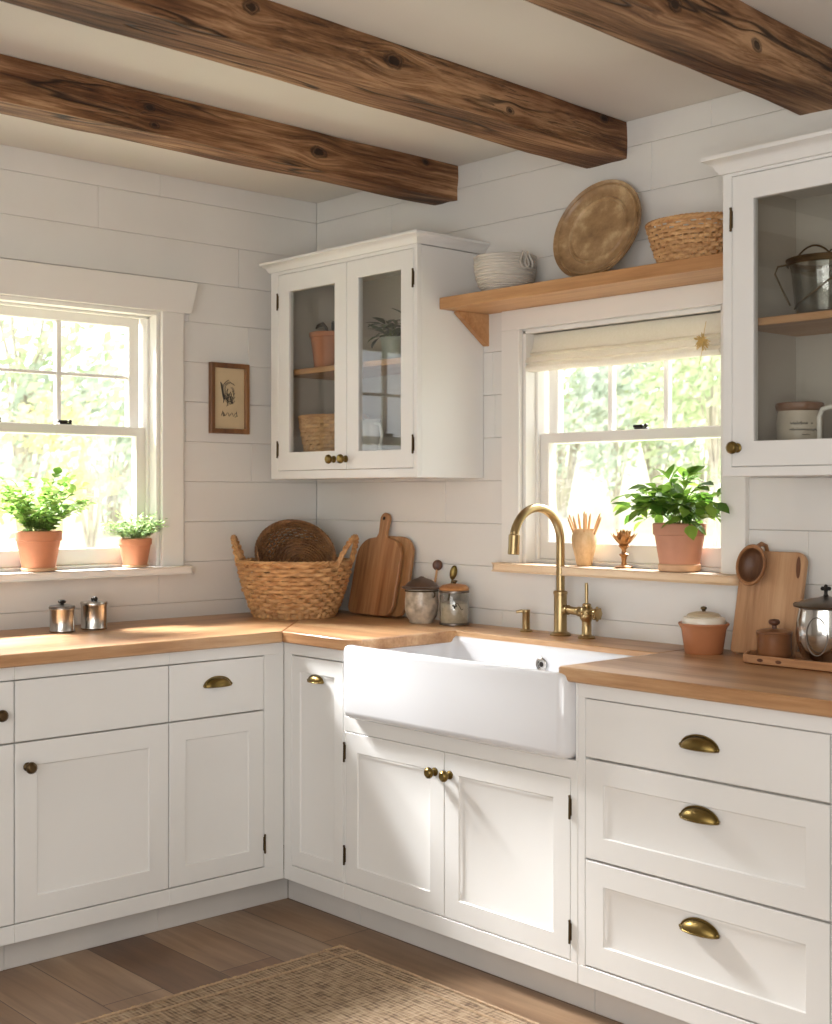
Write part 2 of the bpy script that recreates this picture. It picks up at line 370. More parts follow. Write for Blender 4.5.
def T(x=0, y=0, z=0): return Matrix.Translation((x,y,z))
def R(a, ax): return Matrix.Rotation(a, 4, ax)
def tag(o, label=None, cat=None, group=None, kind=None):
    if label: o['label'] = label
    if cat: o['category'] = cat
    if group: o['group'] = group
    if kind: o['kind'] = kind
    return o
def thing(name, label, cat, loc=(0,0,0), rot=(0,0,0), group=None, kind=None):
    o = bpy.data.objects.new(name, None); o.empty_display_size = .05; col.objects.link(o)
    o.location = loc; o.rotation_euler = rot
    return tag(o, label, cat, group, kind)
def copy_tree(o, parent=None):
    c = o.copy(); col.objects.link(c); c.parent = parent
    for ch in list(o.children): copy_tree(ch, c)
    return c
def rrect(x0, x1, y0, y1, r, n=5):
    out = []
    for cx, cy, a in ((x1-r, y1-r, 0), (x0+r, y1-r, 90), (x0+r, y0+r, 180), (x1-r, y0+r, 270)):
        for k in range(n+1):
            t = math.radians(a+90*k/n); out.append((cx+r*math.cos(t), cy+r*math.sin(t)))
    return out

# ------------------------------------------------------------------ room shell
RX, RY, CZ = 5.3, -5.0, 2.505
def shiplap(name, L, opening, to_world, seed, extra=None):
    """boards in local (u along wall, w up, d outward): 146 mm boards with fine gaps"""
    rnd = random.Random(seed); b = MB(); pitch = .146; z_ref = 2.424 - .146*16
    z = z_ref - pitch*2
    rows = []
    while z < CZ:
        rows.append((max(0, z), min(CZ, z+pitch))); z += pitch
    for (z0, z1) in rows:
        if z1-z0 < .01: continue
        joints = [0]; u = rnd.uniform(.3, 1.3)
        while u < L-.2: joints.append(u); u += rnd.uniform(.9, 1.9)
        joints.append(L)
        for a, c in zip(joints, joints[1:]):
            segs = [(a, c, z0, z1)]
            for (u0, u1, w0, w1) in opening:
                new = []
                for (p, q, r, s) in segs:
                    if q <= u0 or p >= u1 or s <= w0 or r >= w1: new.append((p,q,r,s)); continue
                    if p < u0: new.append((p, u0, r, s))
                    if q > u1: new.append((u1, q, r, s))
                    if r < w0: new.append((max(p,u0), min(q,u1), r, w0))
                    if s > w1: new.append((max(p,u0), min(q,u1), w1, s))
                segs = new
            for (p, q, r, s) in segs:
                g = .0005
                b.box(p+g*.6, q-g*.6, 0, .018, r+g, s-g, .0012)
    us = sorted({0, L, *[o[0] for o in opening], *[o[1] for o in opening]})
    for p, q in zip(us, us[1:]):
        op = [o for o in opening if o[0] <= p and o[1] >= q]
        if op: b.box(p, q, .017, .15, 0, op[0][2], 0); b.box(p, q, .017, .15, op[0][3], CZ+.1, 0)
        else: b.box(p-(.15 if p == 0 else 0), q+(.10 if q == L else 0), .017, .15, 0, CZ+.1, 0)
    o = b.build(name, M['wallpaint'], smooth=None); o.matrix_world = to_world
    return tag(o, kind='structure')
W2 = (1.115, 1.905, 1.128, 1.90)
W1 = (-1.66, -.715, 1.098, 2.008)
shiplap('wall_back', RX, [W2], Matrix.Identity(4), 3)
# left wall: local u -> world +y starting at RY, local d -> world -x
shiplap('wall_left', -RY, [(W1[0]-RY, W1[1]-RY, W1[2], W1[3])], T(0, RY, 0) @ R(PI/2, 'Z'), 8)
b = MB(); b.box(RX, RX+.1, RY, 0, 0, CZ+.1, 0); tag(b.build('wall_right', M['wallpaint']), kind='structure')
b = MB(); b.box(0, RX, RY-.1, RY, 0, CZ+.1, 0); tag(b.build('wall_front', M['wallpaint']), kind='structure')
b = MB(); b.box(-.15, RX+.1, RY-.1, .15, CZ, CZ+.1, 0); tag(b.build('ceiling', M['ceil']), kind='structure')
b = MB(); b.box(-.15, RX+.1, RY-.1, .15, -.06, 0, 0); tag(b.build('floor', M['floor']), kind='structure')

# beams
def beam(x0, x1, z0, label, seed, knots, skew):
    b = MB(); n = 70; m = 6; rnd = random.Random(seed); y0, y1 = RY+.01, -.001
    def ring(y, k):
        pts = []
        for (px, pz, qx, qz) in ((x0,z0,x1,z0),(x1,z0,x1,CZ),(x1,CZ,x0,CZ),(x0,CZ,x0,z0)):
            for i in range(m):
                t = i/m; X = px+(qx-px)*t; Z = pz+(qz-pz)*t
                if i == 0:
                    cx, cz = (x0+x1)/2, (z0+CZ)/2; X += (cx-X)*.018; Z += (cz-Z)*.018
                d = noise.noise(Vector((X*9+seed, y*2.2, Z*9)))*.006 + noise.noise(Vector((X*25, y*7+seed, Z*25)))*.0025
                cx, cz = (x0+x1)/2, (z0+CZ)/2
                v = Vector((X-cx, 0, Z-cz)).normalized()*d
                pts.append((X+v.x-skew*y, y, min(CZ+.004, Z+v.z)))
        return pts
    ys = [y0+(y1-y0)*k/n for k in range(n+1)]
    b.loft([ring(y, k) for k, y in enumerate(ys)])
    org = (x0+seed*.37, seed*.61, z0-seed*.23)
    o = b.build('ceiling_beam', beam_mat('old_hewn_beam', [(x1-.003-skew*ky, ky, kz, kr) for ky, kz, kr in knots], org, seed), smooth=50)
    # origin at its own place so that each beam gets its own grain
    c = Vector((x0+seed*.37, seed*.61, z0-seed*.23)); o.data.transform(T(*(-c))); o.location = c
    return tag(o, label, 'beam', 'rough timber ceiling beams', 'thing')
KN1 = [(-1.255,2.455,.014),(-1.24,2.41,.013),(-.63,2.44,.022),(-.16,2.49,.012),(-1.75,2.45,.010)]
KN2 = [(-1.46,2.475,.018),(-1.0,2.46,.024),(-.115,2.49,.014),(-.55,2.425,.012)]
KN3 = [(-.87,2.425,.020),(-.52,2.42,.018)]
beam(.682, .802, 2.382, 'rough brown ceiling beam above the double glass door wall cabinet', 1, KN1, .03)
beam(1.39, 1.552, 2.388, 'rough brown ceiling beam ending on the wall above the round brown plate', 2, KN2, .05)
beam(2.150, 2.325, 2.394, 'rough brown ceiling beam running over the single glass door cabinet with the pail', 3, KN3, .06)

# ------------------------------------------------------------------ windows (local: x along wall, y outward, z up)
def rectloop(x0, x1, z0, z1, y): return [(x0,y,z0),(x1,y,z0),(x1,y,z1),(x0,y,z1)]
def frame_ring(b, x0, x1, z0, z1, wl, wr, wb, wt, y0, y1, c=.003):
    """rectangular frame, front at y0, back at y1, with chamfered edges"""
    i0, i1, j0, j1 = x0+wl, x1-wr, z0+wb, z1-wt
    L = [rectloop(x0,x1,z0,z1,y1), rectloop(x0,x1,z0,z1,y0+c), rectloop(x0+c,x1-c,z0+c,z1-c,y0),
         rectloop(i0-c,i1+c,j0-c,j1+c,y0), rectloop(i0,i1,j0,j1,y0+c), rectloop(i0,i1,j0,j1,y1), rectloop(x0,x1,z0,z1,y1)]
    b.loft(L, False, False)
    return i0, i1, j0, j1
def window(name, origin, rot, w, h, cols, rows, head, sill_mat, label=None):
    root = thing(name, None, None, origin, (0,0,rot), kind='structure')
    b = MB(); D = .148   # jambs
    for (a, c, e, f) in ((-.001,.012,0,h),(w-.012,w+.001,0,h)): b.box(a, c, -.002, D, e, f, .001)
    b.box(0, w, -.002, D, h-.012, h+.001, .001); b.box(0, w, .03, D, -.01, .012, .001)
    for a, c in ((.012,.022),(w-.022,w-.012)): b.box(a, c, .045, .058, .01, h-.012, .001)
    b.box(.012, w-.012, .045, .058, h-.022, h-.012, .001)
    b.build('window_jamb', M['trim'], root)
    b = MB()
    cw = head['cw']
    b.box(-cw, -.003, -.02, 0, -.001, h+.003, .002); b.box(w+.003, w+cw, -.02, 0, -.001, h+.003, .002)
    if head['kind'] == 'flat': b.box(-cw, w+cw, -.02, 0, h+.003, h+head['hh'], .002)
    else:
        z0_, z1_ = h+.003, h+head['hh']
        b.loft([[(-cw-.03, y0, z0_), (w+cw+.028, y0, z0_), (w+cw+.045, y1, z1_-.012), (w+cw+.045, y1, z1_), (-cw-.045, y1, z1_), (-cw-.045, y1, z1_-.012)] for y0, y1 in ((-.026, -.040), (0, 0))])
    b.build('window_casing', M['trim'], root)
    mid = h*head['mid']
    s = MB(); i = frame_ring(s, .022, w-.022, mid-.012, h-.014, .042, .042, .03, .035, .098, .126)
    for k in range(1, cols): x = i[0]+(i[1]-i[0])*k/cols; s.box(x-.0095, x+.0095, .1, .124, i[2], i[3], .003)
    for k in range(1, rows): z = i[2]+(i[3]-i[2])*k/rows; s.box(i[0], i[1], .104, .122, z-.006, z+.006, .002)
    up = s.build('upper_sash', M['trim'], root)
    g = MB(); g.box(i[0]-.004, i[1]+.004, .110, .113, i[2]-.004, i[3]+.004, 0); g.build('glass_pane', M['glass'], up)
    s = MB(); i = frame_ring(s, .012, w-.012, .012, mid+.022, .044, .044, .058, .034, .06, .092)
    lo = s.build('lower_sash', M['trim'], root)
    g = MB(); g.box(i[0]-.004, i[1]+.004, .074, .077, i[2]-.004, i[3]+.004, 0); g.build('glass_pane', M['glass'], lo)
    for x in head['locks']:
        k = MB(); k.box(x-.022, x+.022, .066, .09, mid+.022, mid+.027, .002); k.box(x-.03, x+.008, .07, .084, mid+.027, mid+.037, .003)
        k.sphere((x+.018,.077,mid+.033), .007, 6); k.build('sash_lock', M['iron'], lo, smooth=40)
    if head.get('lift'):
        x = head['lift']; k = MB(); k.box(x-.02, x+.02, .052, .06, .034, .046, .002); k.box(x-.02, x+.006, .044, .056, .038, .044, .002); k.build('sash_lift', M['iron'], lo)
    ex = head['ear']; d0 = head['proj']; th = head['th']
    b = MB()
    n = 6; pts = [(-ex+.0, 0), (0.012, 0), (.012, .05), (w-.012, .05), (w-.012, 0), (w+ex, 0)]
    r = head['r']
    pts += [(w+ex-r+r*math.cos(-k*PI/2/n), -d0+r-r*math.sin(k*PI/2/n)) for k in range(n+1)]
    pts += [(-ex+r-r*math.sin(k*PI/2/n), -d0+r-r*math.cos(k*PI/2/n)) for k in range(n+1)]
    pts = pts[:1]+pts[1:]
    b.prism(pts, -th, 0, .006)
    b.build('window_sill', sill_mat, root)
    return root
window('window_1', (0, W1[0], W1[2]), PI/2, W1[1]-W1[0], W1[3]-W1[2], 3, 2,
       dict(kind='crown', cw=.092, hh=.115, mid=.525, locks=(.36, .62), lift=.52, ear=.100, proj=.07, th=.026, r=.012), M['trim'])
window('window_2', (W2[0], 0, W2[2]), 0, W2[1]-W2[0], W2[3]-W2[2], 3, 1,
       dict(kind='flat', cw=.084, hh=.07, mid=.53, locks=(.43,), ear=.085, proj=.075, th=.028, r=.026), M['sillwood'])

# ------------------------------------------------------------------ cabinet kit (local: x along face, front at y=0 facing -y, z up)
def panel_front(b, x0, x1, z0, z1, stile=None, rail=None, t=.02, c=.0015, y=0.0):
    rail = rail or stile
    L = [rectloop(x0,x1,z0,z1,y+t), rectloop(x0,x1,z0,z1,y+c), rectloop(x0+c,x1-c,z0+c,z1-c,y)]
    if stile:
        a = (x0+stile, x1-stile, z0+rail, z1-rail)
        L += [rectloop(*a, y), rectloop(a[0]+.003,a[1]-.003,a[2]+.003,a[3]-.003,y+.0042), rectloop(a[0]+.010,a[1]-.010,a[2]+.010,a[3]-.010,y+.0065)]
    b.loft(L)
def cup_pull(parent, x, z, w=.1, y=0.0):
    b = MB(); a, h, p = w/2, w*.27, w*.22; n, m = 18, 7
    loops = [[(x+a*math.cos(PI*i/n), y-p*max(.02, math.sin(PI*i/n))*math.cos(PI/2*k/m)-.001, z+h*max(.02, math.sin(PI*i/n))*math.sin(PI/2*k/m)) for i in range(n+1)] for k in range(m+1)]
    b.loft(loops, False, False, closed=False)
    b.tube([(x+(a+.001)*math.cos(PI*i/n), y-(p+.001)*max(.02, math.sin(PI*i/n))-.001, z) for i in range(n+1)], w*.022, 6)
    b.tube([(x+(a+.002)*math.cos(PI*i/n), y-.002, z+(h+.003)*math.sin(PI*i/n)) for i in range(n+1)], w*.025, 6)
    for s in (-1, 1): b.sphere((x+s*(a+.001), y-.004, z+.004), w*.045, 6)
    return b.build('cup_pull', M['oldbrass'], parent, smooth=60)
def knob(parent, x, z, r=.016, mat='oldbrass', y=0.0):
    b = MB(); X = T(x, y, z) @ R(PI/2, 'X')
    b.lathe([(.0001,0),(r*.75,0),(r*.75,.003),(r*.4,.006),(r*.38,.014),(r*.8,.018),(r,.024),(r*.93,.030),(r*.6,.034),(r*.45,.033),(.0001,.0345)], 20, X)
    return b.build('knob', M[mat], parent, smooth=50)
def hinge(parent, x, z, y=0.0, l=.05):
    b = MB(); b.tube([(x, y-.004, z-l/2),(x, y-.003, z+l/2)], .0034, 8)
    for s in (-1, 1): b.sphere((x, y-.004, z+s*(l/2+.003)), .0038, 6)
    b.box(x-.0045, x+.0045, y-.0012, y+.002, z-l/2+.003, z+l/2-.003, .0004)
    return b.build('hinge', M['bronze'], parent, smooth=40)

G = .0014
def base_cabinet(label, loc, rot, w, depth=.615, stiles=(0,0), z_top=.873, name='base_cabinet', apron=None, toe=(0,0)):
    root = thing(name, label, 'cabinet', loc, (0,0,rot), 'painted base cabinets')
    b = MB()   # face frame
    if apron:
        zt = apron[2]
        b.box(0, apron[0], 0, .02, zt, z_top); b.box(apron[1], w, 0, .02, zt, z_top); b.box(0, w, 0, .02, .62, zt)
    else: b.box(0, w, 0, .02, .834, z_top)
    if not any(stiles): b.build('top_rail', M['paint'], root); b = MB()
    b.box(0, w, 0, .02, .094, .145)
    if stiles[0]: b.box(0, stiles[0], 0, .02, .144, .835 if not apron else .622)
    if stiles[1]: b.box(w-stiles[1], w, 0, .02, .144, .835 if not apron else .622)
    b.build('face_frame' if any(stiles) else 'bottom_rail', M['paint'], root)
    b = MB(); top = (apron[2]-.02) if apron else z_top
    b.box(0, .016, .021, depth, .094, top); b.box(w-.016, w, .021, depth, .094, top); b.box(.016, w-.016, depth-.01, depth, .094, top); b.box(.016, w-.016, .021, depth, .094, .112)
    b.box(.016, w-.016, .021, .03, .112, top)
    b.build('carcass', M['inside'], root)
    b = MB(); b.box(-toe[0], w+toe[1], .068, .084, 0, .094); b.build('toe_kick', M['toe'], root)
    return root
def door(root, x0, x1, z0, z1, stile=.058, rail=None):
    b = MB(); panel_front(b, x0+G, x1-G, z0+G, z1-G, stile, rail); return b.build('door', M['paint'], root)
def drawer(root, x0, x1, z0, z1, stile=None):
    b = MB(); panel_front(b, x0+G, x1-G, z0+G, z1-G, stile); return b.build('drawer_front', M['paint'], root)

XF = .62
# left run (local x = world y)
ca = base_cabinet('white base cabinet next to the inner corner with a brass cup pull on its drawer', (XF, -1.056, 0), PI/2, .436, stiles=(0, .078), toe=(0, .0675))
cup_pull(drawer(ca, 0, .357, .657, .832), .176, .752, .098)
d = door(ca, 0, .357, .147, .655); hinge(d, .3575, .222, l=.05)
cb = base_cabinet('white base cabinet with plain drawer over a wide door with a black round knob', (XF, -1.557, 0), PI/2, .501)
drawer(cb, 0, .5, .657, .832); d = door(cb, 0, .5, .147, .655, .066); knob(d, .038, .585, .017, 'bronze')
cc = base_cabinet('white base cabinet under the window at the worktop end, black knob on its drawer', (XF, -2.158, 0), PI/2, .6)
d = drawer(cc, 0, .6, .657, .832); knob(d, .553, .741, .017, 'bronze'); door(cc, 0, .6, .147, .655)
# back run
cd = base_cabinet('narrow white corner cabinet with one tall door and a small cup pull beside the sink', (.62, -.62, 0), 0, .308, stiles=(.042, 0), toe=(.068, 0))
d = door(cd, .042, .308, .146, .832, .042, .05); cup_pull(d, .172, .757, .074)
SX0, SX1, SYF = .964, 1.876, -.662
ce = base_cabinet('white sink cabinet with two shaker doors under the apron sink', (.929, -.62, 0), 0, .956, stiles=(.008, .024), apron=(SX0-.929-.002, SX1-.929+.002, .668))
d = door(ce, .008, .456, .146, .62, .058); knob(d, .418, .557, .0165)
for z in (.555, .235): hinge(d, .008, z)
d = door(ce, .456, .932, .146, .62, .058); knob(d, .480, .557, .0165)
for z in (.545, .222): hinge(d, .932, z)
cf = base_cabinet('white three-drawer base cabinet with three brass cup pulls', (1.886, -.62, 0), 0, .774, stiles=(.024, .052))
for z0, z1, s, zc in ((.682, .833, None, .764), (.423, .679, .058, .595), (.148, .420, .058, .329)):
    cup_pull(drawer(cf, .024, .72, z0, z1, s), .379, zc-.010, .104)

# worktop
wt = thing('worktop', 'oiled oak worktop running round the corner and either side of the sink', 'worktop', (0,0,0))
KX = .646; Zc = .91; Zb = .8735
b = MB(); b.prism([(.001,-2.19),(KX,-2.19),(KX,-KX),(.001,-.001)], Zb, Zc, .003)
b.build('left_run', M['counter_y'], wt)
CUTX, CUTY = 1.015, -.215
b = MB(); b.prism([(.002,-.002),(KX+.001,-KX),(SX0+.005,-KX),(CUTX,-KX+.03),(CUTX,CUTY),(1.835,CUTY),(1.835,-.002)], Zb, Zc, .003)
b.build('back_run', M['counter_x'], wt)
b = MB(); rr = [(1.836,-.001)]+[(1.836,-KX+.014)]+[(1.85-.014*math.cos(k*PI/10), -KX+.014-.014*math.sin(k*PI/10)) for k in range(1, 6)]+[(2.66,-KX),(2.66,-.001)]
b.prism(rr, Zb, Zc, .004)
b.build('right_run', M['counter_x'], wt)

# sink
sk = thing('farmhouse_sink', 'white fireclay apron-front sink set into the worktop', 'sink', (0,0,0))
b = MB(); zt, zb = .894, .669; xb0, xb1, yb1 = SX0, SX1, -.19
def rl(d, z, r): return [(x, y, z) for x, y in rrect(xb0+d, xb1-d, SYF+d, yb1-d, max(.004, r), 6)]
L = [rl(.028, zb, .03), rl(.012, zb+.003, .03), rl(.003, zb+.012, .03), rl(0, zb+.026, .03), rl(0, zt-.016, .03), rl(.003, zt-.006, .03), rl(.010, zt-.0008, .028), rl(.018, zt, .026), rl(.026, zt-.001, .03), rl(.033, zt-.008, .035),
     rl(.036, zt-.02, .04), rl(.044, zt-.13, .05), rl(.052, zt-.165, .055), rl(.075, zt-.183, .06), rl(.11, zt-.188, .06)]
b.loft(L); bas = b.build('basin', M['sink'], sk, smooth=60)
b = MB(); X = T(1.405, yb1-.0405, .838) @ R(PI/2, 'X')
b.lathe([(.011,0),(.020,0),(.0215,.002),(.019,.004),(.013,.004),(.0115,.0005)], 24, X, False, False)
b.lathe([(.0001,.001),(.0115,.001)], 24, X, False, False)
ov = b.build('overflow_ring', M['steel'], sk, smooth=40)
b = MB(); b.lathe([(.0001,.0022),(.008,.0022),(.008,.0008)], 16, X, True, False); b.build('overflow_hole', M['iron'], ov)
b = MB(); b.lathe([(.0001,.706),(.034,.706),(.042,.7085),(.045,.7065)], 28, T(1.43,-.42,0)); b.build('drain', M['steel'], sk)

# faucet: gooseneck toward the sink, cross tube and side valve
fx, fy = 1.338, -.068
fa = thing('faucet', 'aged brass gooseneck bridge faucet on the worktop behind the sink', 'faucet', (fx, fy, Zc))
b = MB(); b.lathe([(.0001,0),(.033,0),(.034,.004),(.031,.008),(.022,.012),(.0205,.016),(.0205,.128),(.0225,.130),(.0225,.138),(.019,.141),(.014,.142)], 28)
b.build('body', M['brass'], fa, smooth=40)
b = MB(); path = [(0,0,.135),(0,0,.2),(0,0,.26),(0,0,.296)]; rA = .108
path += [(0, -rA+rA*math.cos(k*PI/20), .296+rA*math.sin(k*PI/20)) for k in range(1, 19)]
b.tube(path, .0135, 16); b.build('spout', M['brass'], fa, smooth=60)
b = MB(); e = Vector(path[-1]); dr = (Vector(path[-1])-Vector(path[-2])).normalized(); dn = Vector((0, -.06, -1)).normalized()
b.tube([e-dr*.002, e+dn*.006, e+dn*.008, e+dn*.012, e+dn*.04, e+dn*.066, e+dn*.068], [.0135,.0140,.0175,.0178,.0172,.0185,.0165], 18); b.build('spray_head', M['brass'], fa, smooth=40)
b = MB(); b.tube([(0,0,.082),(.028,0,.082),(.029,0,.082),(.033,0,.082),(.034,0,.082),(.074,0,.080),(.075,0,.080),(.08,0,.08)], [.013,.013,.016,.016,.0125,.0125,.0155,.0155], 16)
b.build('cross_tube', M['brass'], fa, smooth=40)
vv = MB(); X = T(.118, -.012, -.0)
vv.lathe([(.0001,0),(.027,0),(.028,.004),(.025,.008),(.017,.011),(.0155,.014),(.0145,.05),(.0165,.056),(.021,.062),(.0225,.074),(.022,.088),(.017,.096),(.0135,.100),(.0135,.106),(.009,.109),(.0001,.110)], 24, X)
for k in range(8):
    a = k*PI/4; vv.sphere((.118+.022*math.cos(a), -.012+.022*math.sin(a), .078), .0062, 6)
val = vv.build('side_valve', M['brass'], fa, smooth=40)
b = MB(); b.tube([(.118,-.012,.105),(.118,-.012,.112),(.1178,-.0122,.165),(.1175,-.0125,.172)], [.0062,.005,.0056,.004], 10); b.build('lever', M['brass'], val, smooth=40)
b = MB(); X = T(.138,-.012,.078) @ R(PI/2, 'Y'); b.lathe([(.0001,0),(.008,0),(.008,.012),(.017,.016),(.019,.022),(.017,.028),(.006,.031),(.0001,.031)], 20, X)
for k in range(8):
    a = k*PI/4; b.sphere((.160, -.012+.0185*math.cos(a), .078+.0185*math.sin(a)), .005, 5)
b.build('valve_knob', M['brass'], val, smooth=40)
so = thing('soap_pump', 'small brass soap pump left of the gooseneck faucet', 'soap pump', (1.192, -.07, Zc))
b = MB(); b.lathe([(.0001,0),(.021,0),(.0215,.004),(.019,.007),(.0125,.009),(.0125,.062),(.0135,.064),(.0135,.070),(.0125,.072),(.0001,.072)], 22); b.build('body', M['brass'], so, smooth=40)
b = MB(); b.tube([(0,0,.066),(-.012,-.012,.067),(-.022,-.024,.064)], [.006,.0055,.0045], 10); b.build('nozzle', M['brass'], so)

# ------------------------------------------------------------------ wall cabinets
def wall_cabinet(label, x0, w, z0, z1, D, panes, shelf_z, crown_right=True, hinges_at=()):
    root = thing('wall_cabinet', label, 'cabinet', (x0, -D, 0), group='glazed wall cabinets')
    b = MB(); t = .018
    b.box(0, t, .021, D-.002, z0, z1); b.box(w-t, w, .021, D-.002, z0, z1); b.box(t, w-t, .021, D-.002, z0, z0+t+.012); b.box(t, w-t, .021, D-.002, z1-t, z1)
    b.build('carcass', M['paint'], root)
    b = MB(); b.box(t, w-t, D-.014, D-.002, z0+t+.012, z1-t, 0)
    b.box(t, t+.002, .022, D-.015, z0+t+.012, z1-t, 0); b.box(w-t-.002, w-t, .022, D-.015, z0+t+.012, z1-t, 0)
    for zz in (z1-.12, z0+.42, z0+.14):
        b.box(t, t+.003, .12, .126, zz, zz+.006, 0)
    b.build('lining', M['inside'], root)
    b = MB(); fr = panes['frame']
    frame_ring(b, 0, w, z0, z1+.002, fr[0], fr[1], fr[2], fr[3], 0, .02, .0015)
    b.build('face_frame', M['paint'], root)
    b = MB()   # crown: profile swept round front and both sides
    h_, o_ = panes['crown']; prof = [(0, z1+.001), (.18*o_, z1+.002), (.22*o_, z1+.14*h_), (.34*o_, z1+.26*h_), (.42*o_, z1+.45*h_), (.68*o_, z1+.62*h_), (.9*o_, z1+.74*h_), (o_, z1+.78*h_), (o_, z1+h_), (0, z1+h_)]
    loops = []
    for o, z in prof: loops.append([(-o, D-.002, z), (-o, -o, z), (w+o, -o, z), (w+o, D-.002, z)])
    b.loft(loops, False, True, closed=True)
    b.build('crown', M['paint'], root, smooth=50)
    for (a, c, s, kx, hx) in panes['doors']:
        b = MB(); i = frame_ring(b, a+G, c-G, z0+fr[2]+G, z1+.002-fr[3]-G, s, s, s, s, 0, .02, .0015)
        d = b.build('door', M['paint'], root)
        g = MB(); g.box(i[0]-.004, i[1]+.004, .008, .011, i[2]-.004, i[3]+.004, 0); g.build('glass_pane', M['cabglass'], d)
        knob(d, kx, panes['kz'], .0165)
        for hz in hinges_at: hinge(d, hx, hz)
    b = MB(); b.box(t+.003, w-t-.003, .03, D-.016, shelf_z-.02, shelf_z, .002); b.build('shelf', M['shelfwood'], root)
    return root
UX, UW, UD, UZ0, UZ1 = .122, .808, .31, 1.412, 2.176
wall_cabinet('white double-door glass wall cabinet with small pots and a basket inside', UX, UW, UZ0, UZ1, UD,
    dict(crown=(.037,.032), frame=(.044,.018,.03,.013), kz=1.479, doors=[(.044, .4435, .066, .374, .044), (.4435, .79, .062, .44, .79)]), 1.815, hinges_at=(2.066, 1.521))
VX, VW, VD, VZ0, VZ1 = 2.128, .60, .33, 1.402, 2.181
wall_cabinet('white single-door glass wall cabinet holding a glass pail and a brown-rimmed crock', VX, VW, VZ0, VZ1, VD,
    dict(crown=(.046,.040), frame=(.027,.03,.024,.009), kz=1.475, doors=[(.027, .57, .064, .045, .027)]), 1.807, hinges_at=(2.063,))

# ------------------------------------------------------------------ shelf above the window
sh = thing('wall_shelf', 'honey oak wall shelf above the sink window on a triangular bracket', 'shelf', (.932, -.213, 1.97))
b = MB(); b.box(0, 1.194, 0, .213, 0, .038, .002); b.build('shelf_board', M['shelfwood'], sh)
b = MB(); P = [(.213,-.001),(.213,-.108),(.205,-.108),(.068,-.008),(.068,-.001)]
b.loft([[(x, y, z) for y, z in P] for x in (.001, .022)]); b.build('bracket', M['shelfwood'], sh)

# roman shade
ro = thing('roman_shade', 'cream linen roman shade folded up at the top of the sink window', 'window shade', (1.13, .0, 1.90))
b = MB(); w = .762
prof = [(.034,-.013),(.034,-.03),(.03,-.05),(.022,-.068),(.014,-.078),(.010,-.078),(.024,-.084),(.014,-.088),(-.006,-.096),(-.010,-.108),(.006,-.112),(-.004,-.118),(-.010,-.126),(-.006,-.134),(.004,-.138),(.036,-.138),(.040,-.120),(.042,-.013)]
n = 24; loops = []
for k in range(n+1):
    u = k/n; wob = .0018*math.sin(u*9)+.0008*math.sin(u*23+1)
    loops.append([(u*w, y+wob*(.3+abs(z)*6), z + wob*.8*(1 if z < -.06 else 0)) for y, z in prof])
b.loft(loops); b.build('fabric', M['linen'], ro, smooth=60)
b = MB(); b.box(0, w, .012, .036, -.012, -.001, .002); b.build('headrail', M['trim'], ro)
# dried sprig pinned to the shade
sp = MB(); rnd = random.Random(4)
for k in range(60):
    a = rnd.uniform(0, 2*PI); l = rnd.uniform(.012, .030)
    sp.tube([(0,0,0),(l*.6*math.cos(a), -.004-rnd.random()*.008, l*.6*math.sin(a)),(l*math.cos(a), -.004-rnd.random()*.012, l*math.sin(a)-.004)], [.0018,.0016,.001], 4)
sp.tube([(0,0,0),(.004,-.003,.03),(.010,-.002,.058)], .001, 4); sp.tube([(0,0,0),(-.006,-.004,-.04),(-.014,-.004,-.07)], .001, 4)
o = sp.build('dried_sprig', M['straw'], None, (1.845, -.016, 1.80)); tag(o, 'tuft of dried straw hanging on the linen shade', 'dried flowers')

